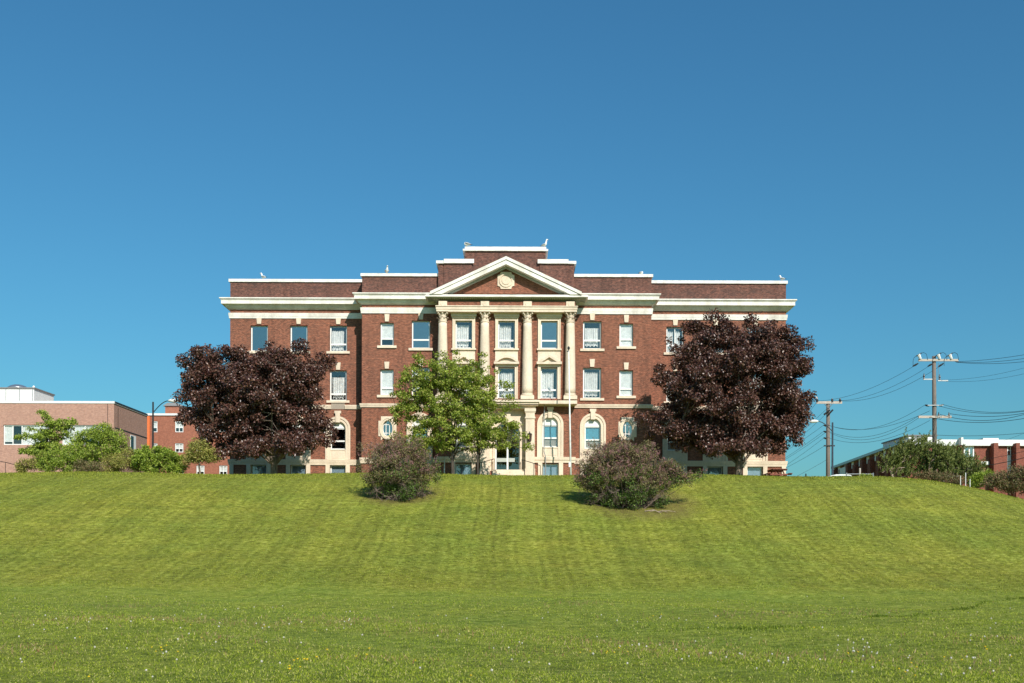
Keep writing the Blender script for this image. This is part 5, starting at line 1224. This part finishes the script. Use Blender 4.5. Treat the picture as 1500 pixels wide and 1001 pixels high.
# ------------------------------------------------------------------ grass and flowers
rg = np.random.default_rng(99)
def blades(n, y0, y1, hgt, wid, lean, mat, name, label, bias=1.0, clump=None):
    u = rg.random(n); Yv = np.sqrt(y0**2+(y1**2-y0**2)*u) if bias == 1 else y0*(y1/y0)**u
    Xv = (rg.random(n)-.5)*Yv*1.12
    if clump is not None:
        k = clump(Xv, Yv) > rg.random(n); Xv, Yv = Xv[k], Yv[k]; n = len(Xv)
    Zv = terr(Xv, Yv)-.005; C = np.stack([Xv, Yv, Zv], 1)
    D = rg.normal(size=(n, 3))*lean; D[:, 2] = 1; D /= np.linalg.norm(D, axis=1)[:, None]
    a = rg.random(n)*6.283; S = np.stack([np.cos(a), np.sin(a), np.zeros(n)], 1); h = hgt*(.5+rg.random(n)); w = wid*(.6+.8*rg.random(n))
    bend = D+rg.normal(size=(n, 3))*.35*lean*2; bend[:, 2] = .55; bend /= np.linalg.norm(bend, axis=1)[:, None]
    A = C-S*w[:, None]*.5; Bv = C+S*w[:, None]*.5; M = C+D*h[:, None]*.6; M1 = M-S*w[:, None]*.35; M2 = M+S*w[:, None]*.35; T = M+bend*h[:, None]*.5
    V = np.stack([A, Bv, M2, M1, T], 1).reshape(-1, 3); k = np.arange(n)*5
    Fc = np.concatenate([np.stack([k, k+1, k+2], 1), np.stack([k, k+2, k+3], 1), np.stack([k+3, k+2, k+4], 1)])
    return tag(link_mesh(name, V, Fc, mat), label, 'grass', kind='stuff')
def patch(x, y): return np.clip(.55+.45*np.sin(x*.9+np.sin(y*1.3)*2)*np.sin(y*.7+x*.3)+.2*np.sin(x*3.1+y*2.3), .05, 1)
blades(190000, 11, 24, .034, .011, .75, 'grass_blade', 'grass', 'short green grass of the lower lawn in the foreground', bias=0, clump=lambda x, y: .35+.65*patch(x, y))
blades(150000, 22, 46, .036, .018, .8, 'grass_blade', 'grass', 'mown green grass where the flat lawn meets the slope', clump=lambda x, y: .3+.7*patch(x*.5, y*.5))
blades(230000, 42, 77, .045, .032, .8, 'slope_blade', 'grass', 'yellow green mown grass covering the slope up to the crest', clump=lambda x, y: .4+.6*patch(x*.3, y*.3))
blades(60000, 67, 78, .085, .03, .5, 'slope_blade', 'grass', 'ragged fringe of longer grass along the crest of the bank', clump=lambda x, y: .3+.7*patch(x*.8, y*.5))
# dry stalks and weeds in drifts
drift = [(float(X(a, Yq)), Yq, s) for a, Yq, s in ((265,25,1.6), (400,24,1.7), (520,24.5,1.2), (120,23.5,1.4), (760,17.6,1.1), (960,17.5,1.3), (1130,16.5,1.2), (1290,16.6,1.6), (880,20,1.5), (1430,14.6,.9), (640,22,1.2), (1480,19,1.2), (1100,28,1.5), (330,19,1.1), (20,17,1.0), (560,16,.9), (840,33,1.2), (200,33,1.4), (1240,31,1.8), (1020,20,1))]
def drifty(x, y):
    v = np.zeros_like(x)
    for a, b, s in drift: v += np.exp(-(((x-a)/s)**2+((y-b)/(s*.8))**2))
    return np.clip(v*.9, 0.02, 1)
blades(36000, 12, 36, .075, .013, .5, 'weed', 'weeds', 'thin reddish dry stalks and weeds drifting through the near lawn', clump=drifty)
# a darker unmown ridge runs across the right of the flat lawn
ra = ground_at(1105, 921); rb_ = ground_at(1475, 877); rc_ = ground_at(1500, 874)
def ridge(x, y):
    t = np.clip((x-ra.x)/(rb_.x-ra.x), 0, 1); yy = ra.y+(rb_.y-ra.y)*t**1.15+.25*np.sin(x*1.9)
    return .55*np.where((x > ra.x-3) & (x < rb_.x+8), np.exp(-((y-yy)/(.22+.12*np.sin(x*2.7)))**2), 0)*(.55+.45*np.sin(x*1.3+1))
blades(700000, 19, 46, .07, .018, .5, 'grass_dark', 'tall_grass', 'line of taller dark unmown grass crossing the right of the near lawn', clump=ridge)
# dandelions, each one a thing
def dandelion_mesh(kind, h, seed):
    r_ = random.Random(seed); m = MB(); bx_, by_ = r_.uniform(-.03, .03), r_.uniform(-.03, .03)
    m.cur = 0; m.tube([(0,0,-.02), (bx_*.5, by_*.5, h*.5), (bx_, by_, h)], .0035, 4)
    if kind == 'seed':
        m.cur = 1; R0 = .012
        m.lathe(bx_, by_, [(.002, h-.006), (R0*.75, h), (R0, h+R0*.8), (R0*.8, h+R0*1.5), (.003, h+R0*1.9)], 8)
        for k in range(26):
            a = r_.uniform(0, 6.28); e = r_.uniform(-.6, 1.5); d = Vector((math.cos(a)*math.cos(e), math.sin(a)*math.cos(e), math.sin(e))); c = Vector((bx_, by_, h+R0*.8)); m.tube([c+d*R0*.8, c+d*R0*1.35], .0015, 3, False)
        mats = ['dand_stem', 'dand_seed']
    else:
        m.cur = 1
        for k in range(16):
            a = k*math.pi/8+r_.uniform(-.1, .1)
            for rr, up_ in ((.024, .004), (.015, .010)): 
                ca, sa = math.cos(a+rr*9), math.sin(a+rr*9); w = .0045; m.add([(bx_,by_,h), (bx_+ca*rr*.6-sa*w, by_+sa*rr*.6+ca*w, h+up_), (bx_+ca*rr, by_+sa*rr, h+up_*1.1), (bx_+ca*rr*.6+sa*w, by_+sa*rr*.6-ca*w, h+up_)], [(0,1,2,3)])
        m.lathe(bx_, by_, [(.008, h-.008), (.013, h), (.011, h+.008), (.002, h+.011)], 7)
        mats = ['dand_stem', 'dand_yellow']
    return m, mats
plain('dand_stem', (.22,.22,.07), .7); plain('dand_seed', (.55,.52,.45), .9); plain('dand_yellow', (.85,.62,.03), .6)
def scatter_flowers(kind, n, name, label, group, hrange, seed, zones, yr=(868, 1000)):
    r_ = random.Random(seed); protos = []
    for k in range(5):
        m, mats = dandelion_mesh(kind, r_.uniform(*hrange), seed+k); o = m.build(name, None, mats=mats); protos.append(o)
    for i in range(n):
        for _ in range(60):
            if r_.random() < .62: z = r_.choice(zones); px_, py_ = r_.gauss(z[0], z[2]), r_.gauss(z[1], z[3])
            else: px_, py_ = r_.uniform(-5, 1505), yr[0]+4+(yr[1]-yr[0]-4)*r_.random()**.8
            if yr[0] < py_ < yr[1] and -5 < px_ < 1505: break
        g = ground_at(px_, py_); g = Vector((g.x, g.y, tz(g.x, g.y)))
        o = protos[i] if i < 5 else protos[i % 5].copy()
        if i >= 5: COL.objects.link(o)
        o.location = g; o.rotation_euler = (0, 0, r_.uniform(0, 6.28)); s = r_.uniform(.8, 1.25); o.scale = (s, s, s); tag(o, label, 'flower', group)
ZN = [(265,930,45,12), (410,922,40,7), (330,900,60,7), (520,915,15,8), (90,925,50,10), (760,965,30,8), (960,955,25,6), (1020,955,25,6), (1130,975,20,6), (1290,962,35,9), (1240,955,25,6), (1420,985,15,6), (1000,915,30,6), (1060,865+15,60,6), (700,930,80,15), (1450,930,30,15)]
scatter_flowers('seed', 165, 'dandelion_clock', 'white dandelion seed head standing in the near lawn', 'dandelion seed heads in the near lawn', (.05, .13), 200, ZN)
scatter_flowers('flower', 60, 'yellow_dandelion', 'yellow dandelion flower open in the near lawn', 'yellow dandelions in the near lawn', (.04, .08), 300, [(230,955,20,6), (440,975,20,6), (510,960,20,8), (1280,975,30,8), (1360,985,30,8), (1440,965,25,8), (90,960,40,10), (1100,900,100,10), (860,960,60,8)])

scatter_flowers('flower', 34, 'yellow_dandelion', 'tiny yellow dandelion dotted on the mown slope', 'yellow dandelions scattered on the slope', (.04, .07), 400, [(900,770,150,25), (450,800,120,25)], (730, 866))
# ------------------------------------------------------------------ sky, sun, camera
SUN_EL, SUN_AZ = 36.0, 23.0
s = Vector((math.sin(R(SUN_AZ))*math.cos(R(SUN_EL)), -math.cos(R(SUN_AZ))*math.cos(R(SUN_EL)), math.sin(R(SUN_EL))))
ld = bpy.data.lights.new('sun', 'SUN'); ld.energy = 5.0; ld.angle = R(.5); ld.color = (1, .94, .84)
lo = bpy.data.objects.new('sun', ld); COL.objects.link(lo); lo.rotation_euler = (-s).to_track_quat('-Z', 'Y').to_euler(); lo.location = (30, -30, 60)
w = bpy.data.worlds.new('World'); sc.world = w; w.use_nodes = True; nt = w.node_tree; nt.nodes.clear()
sky = nt.nodes.new('ShaderNodeTexSky'); sky.sky_type = 'NISHITA'; sky.sun_disc = False; sky.sun_elevation = R(SUN_EL); sky.sun_rotation = R(180-SUN_AZ)
sky.altitude = 0; sky.air_density = 1.4; sky.dust_density = 1.0; sky.ozone_density = 6
bg = nt.nodes.new('ShaderNodeBackground'); bg.inputs[1].default_value = .088; ow = nt.nodes.new('ShaderNodeOutputWorld')
mx = nt.nodes.new('ShaderNodeMix'); mx.data_type = 'RGBA'; mx.blend_type = 'MULTIPLY'; mx.inputs[0].default_value = 1; mx.inputs[7].default_value = (.435, .925, 1.04, 1)
nt.links.new(sky.outputs[0], mx.inputs[6]); nt.links.new(mx.outputs[2], bg.inputs[0]); nt.links.new(bg.outputs[0], ow.inputs[0])
cd = bpy.data.cameras.new('camera'); cam = bpy.data.objects.new('camera', cd); COL.objects.link(cam)
cd.sensor_width = 36; cd.lens = 36; cd.shift_y = (HZ-500.5)/1500; cd.clip_end = 3000; cd.clip_start = .1
cam.location = (0, 0, EYE); cam.rotation_euler = (Matrix.Rotation(ROLL, 4, 'Y') @ Matrix.Rotation(R(90), 4, 'X')).to_euler()
cam.rotation_euler = (Matrix.Rotation(-ROLL, 4, 'Y') @ Matrix.Rotation(R(90), 4, 'X')).to_euler()
sc.camera = cam
sc.view_settings.view_transform = 'Standard'; sc.view_settings.look = 'None'; sc.view_settings.exposure = .2; sc.view_settings.gamma = 1
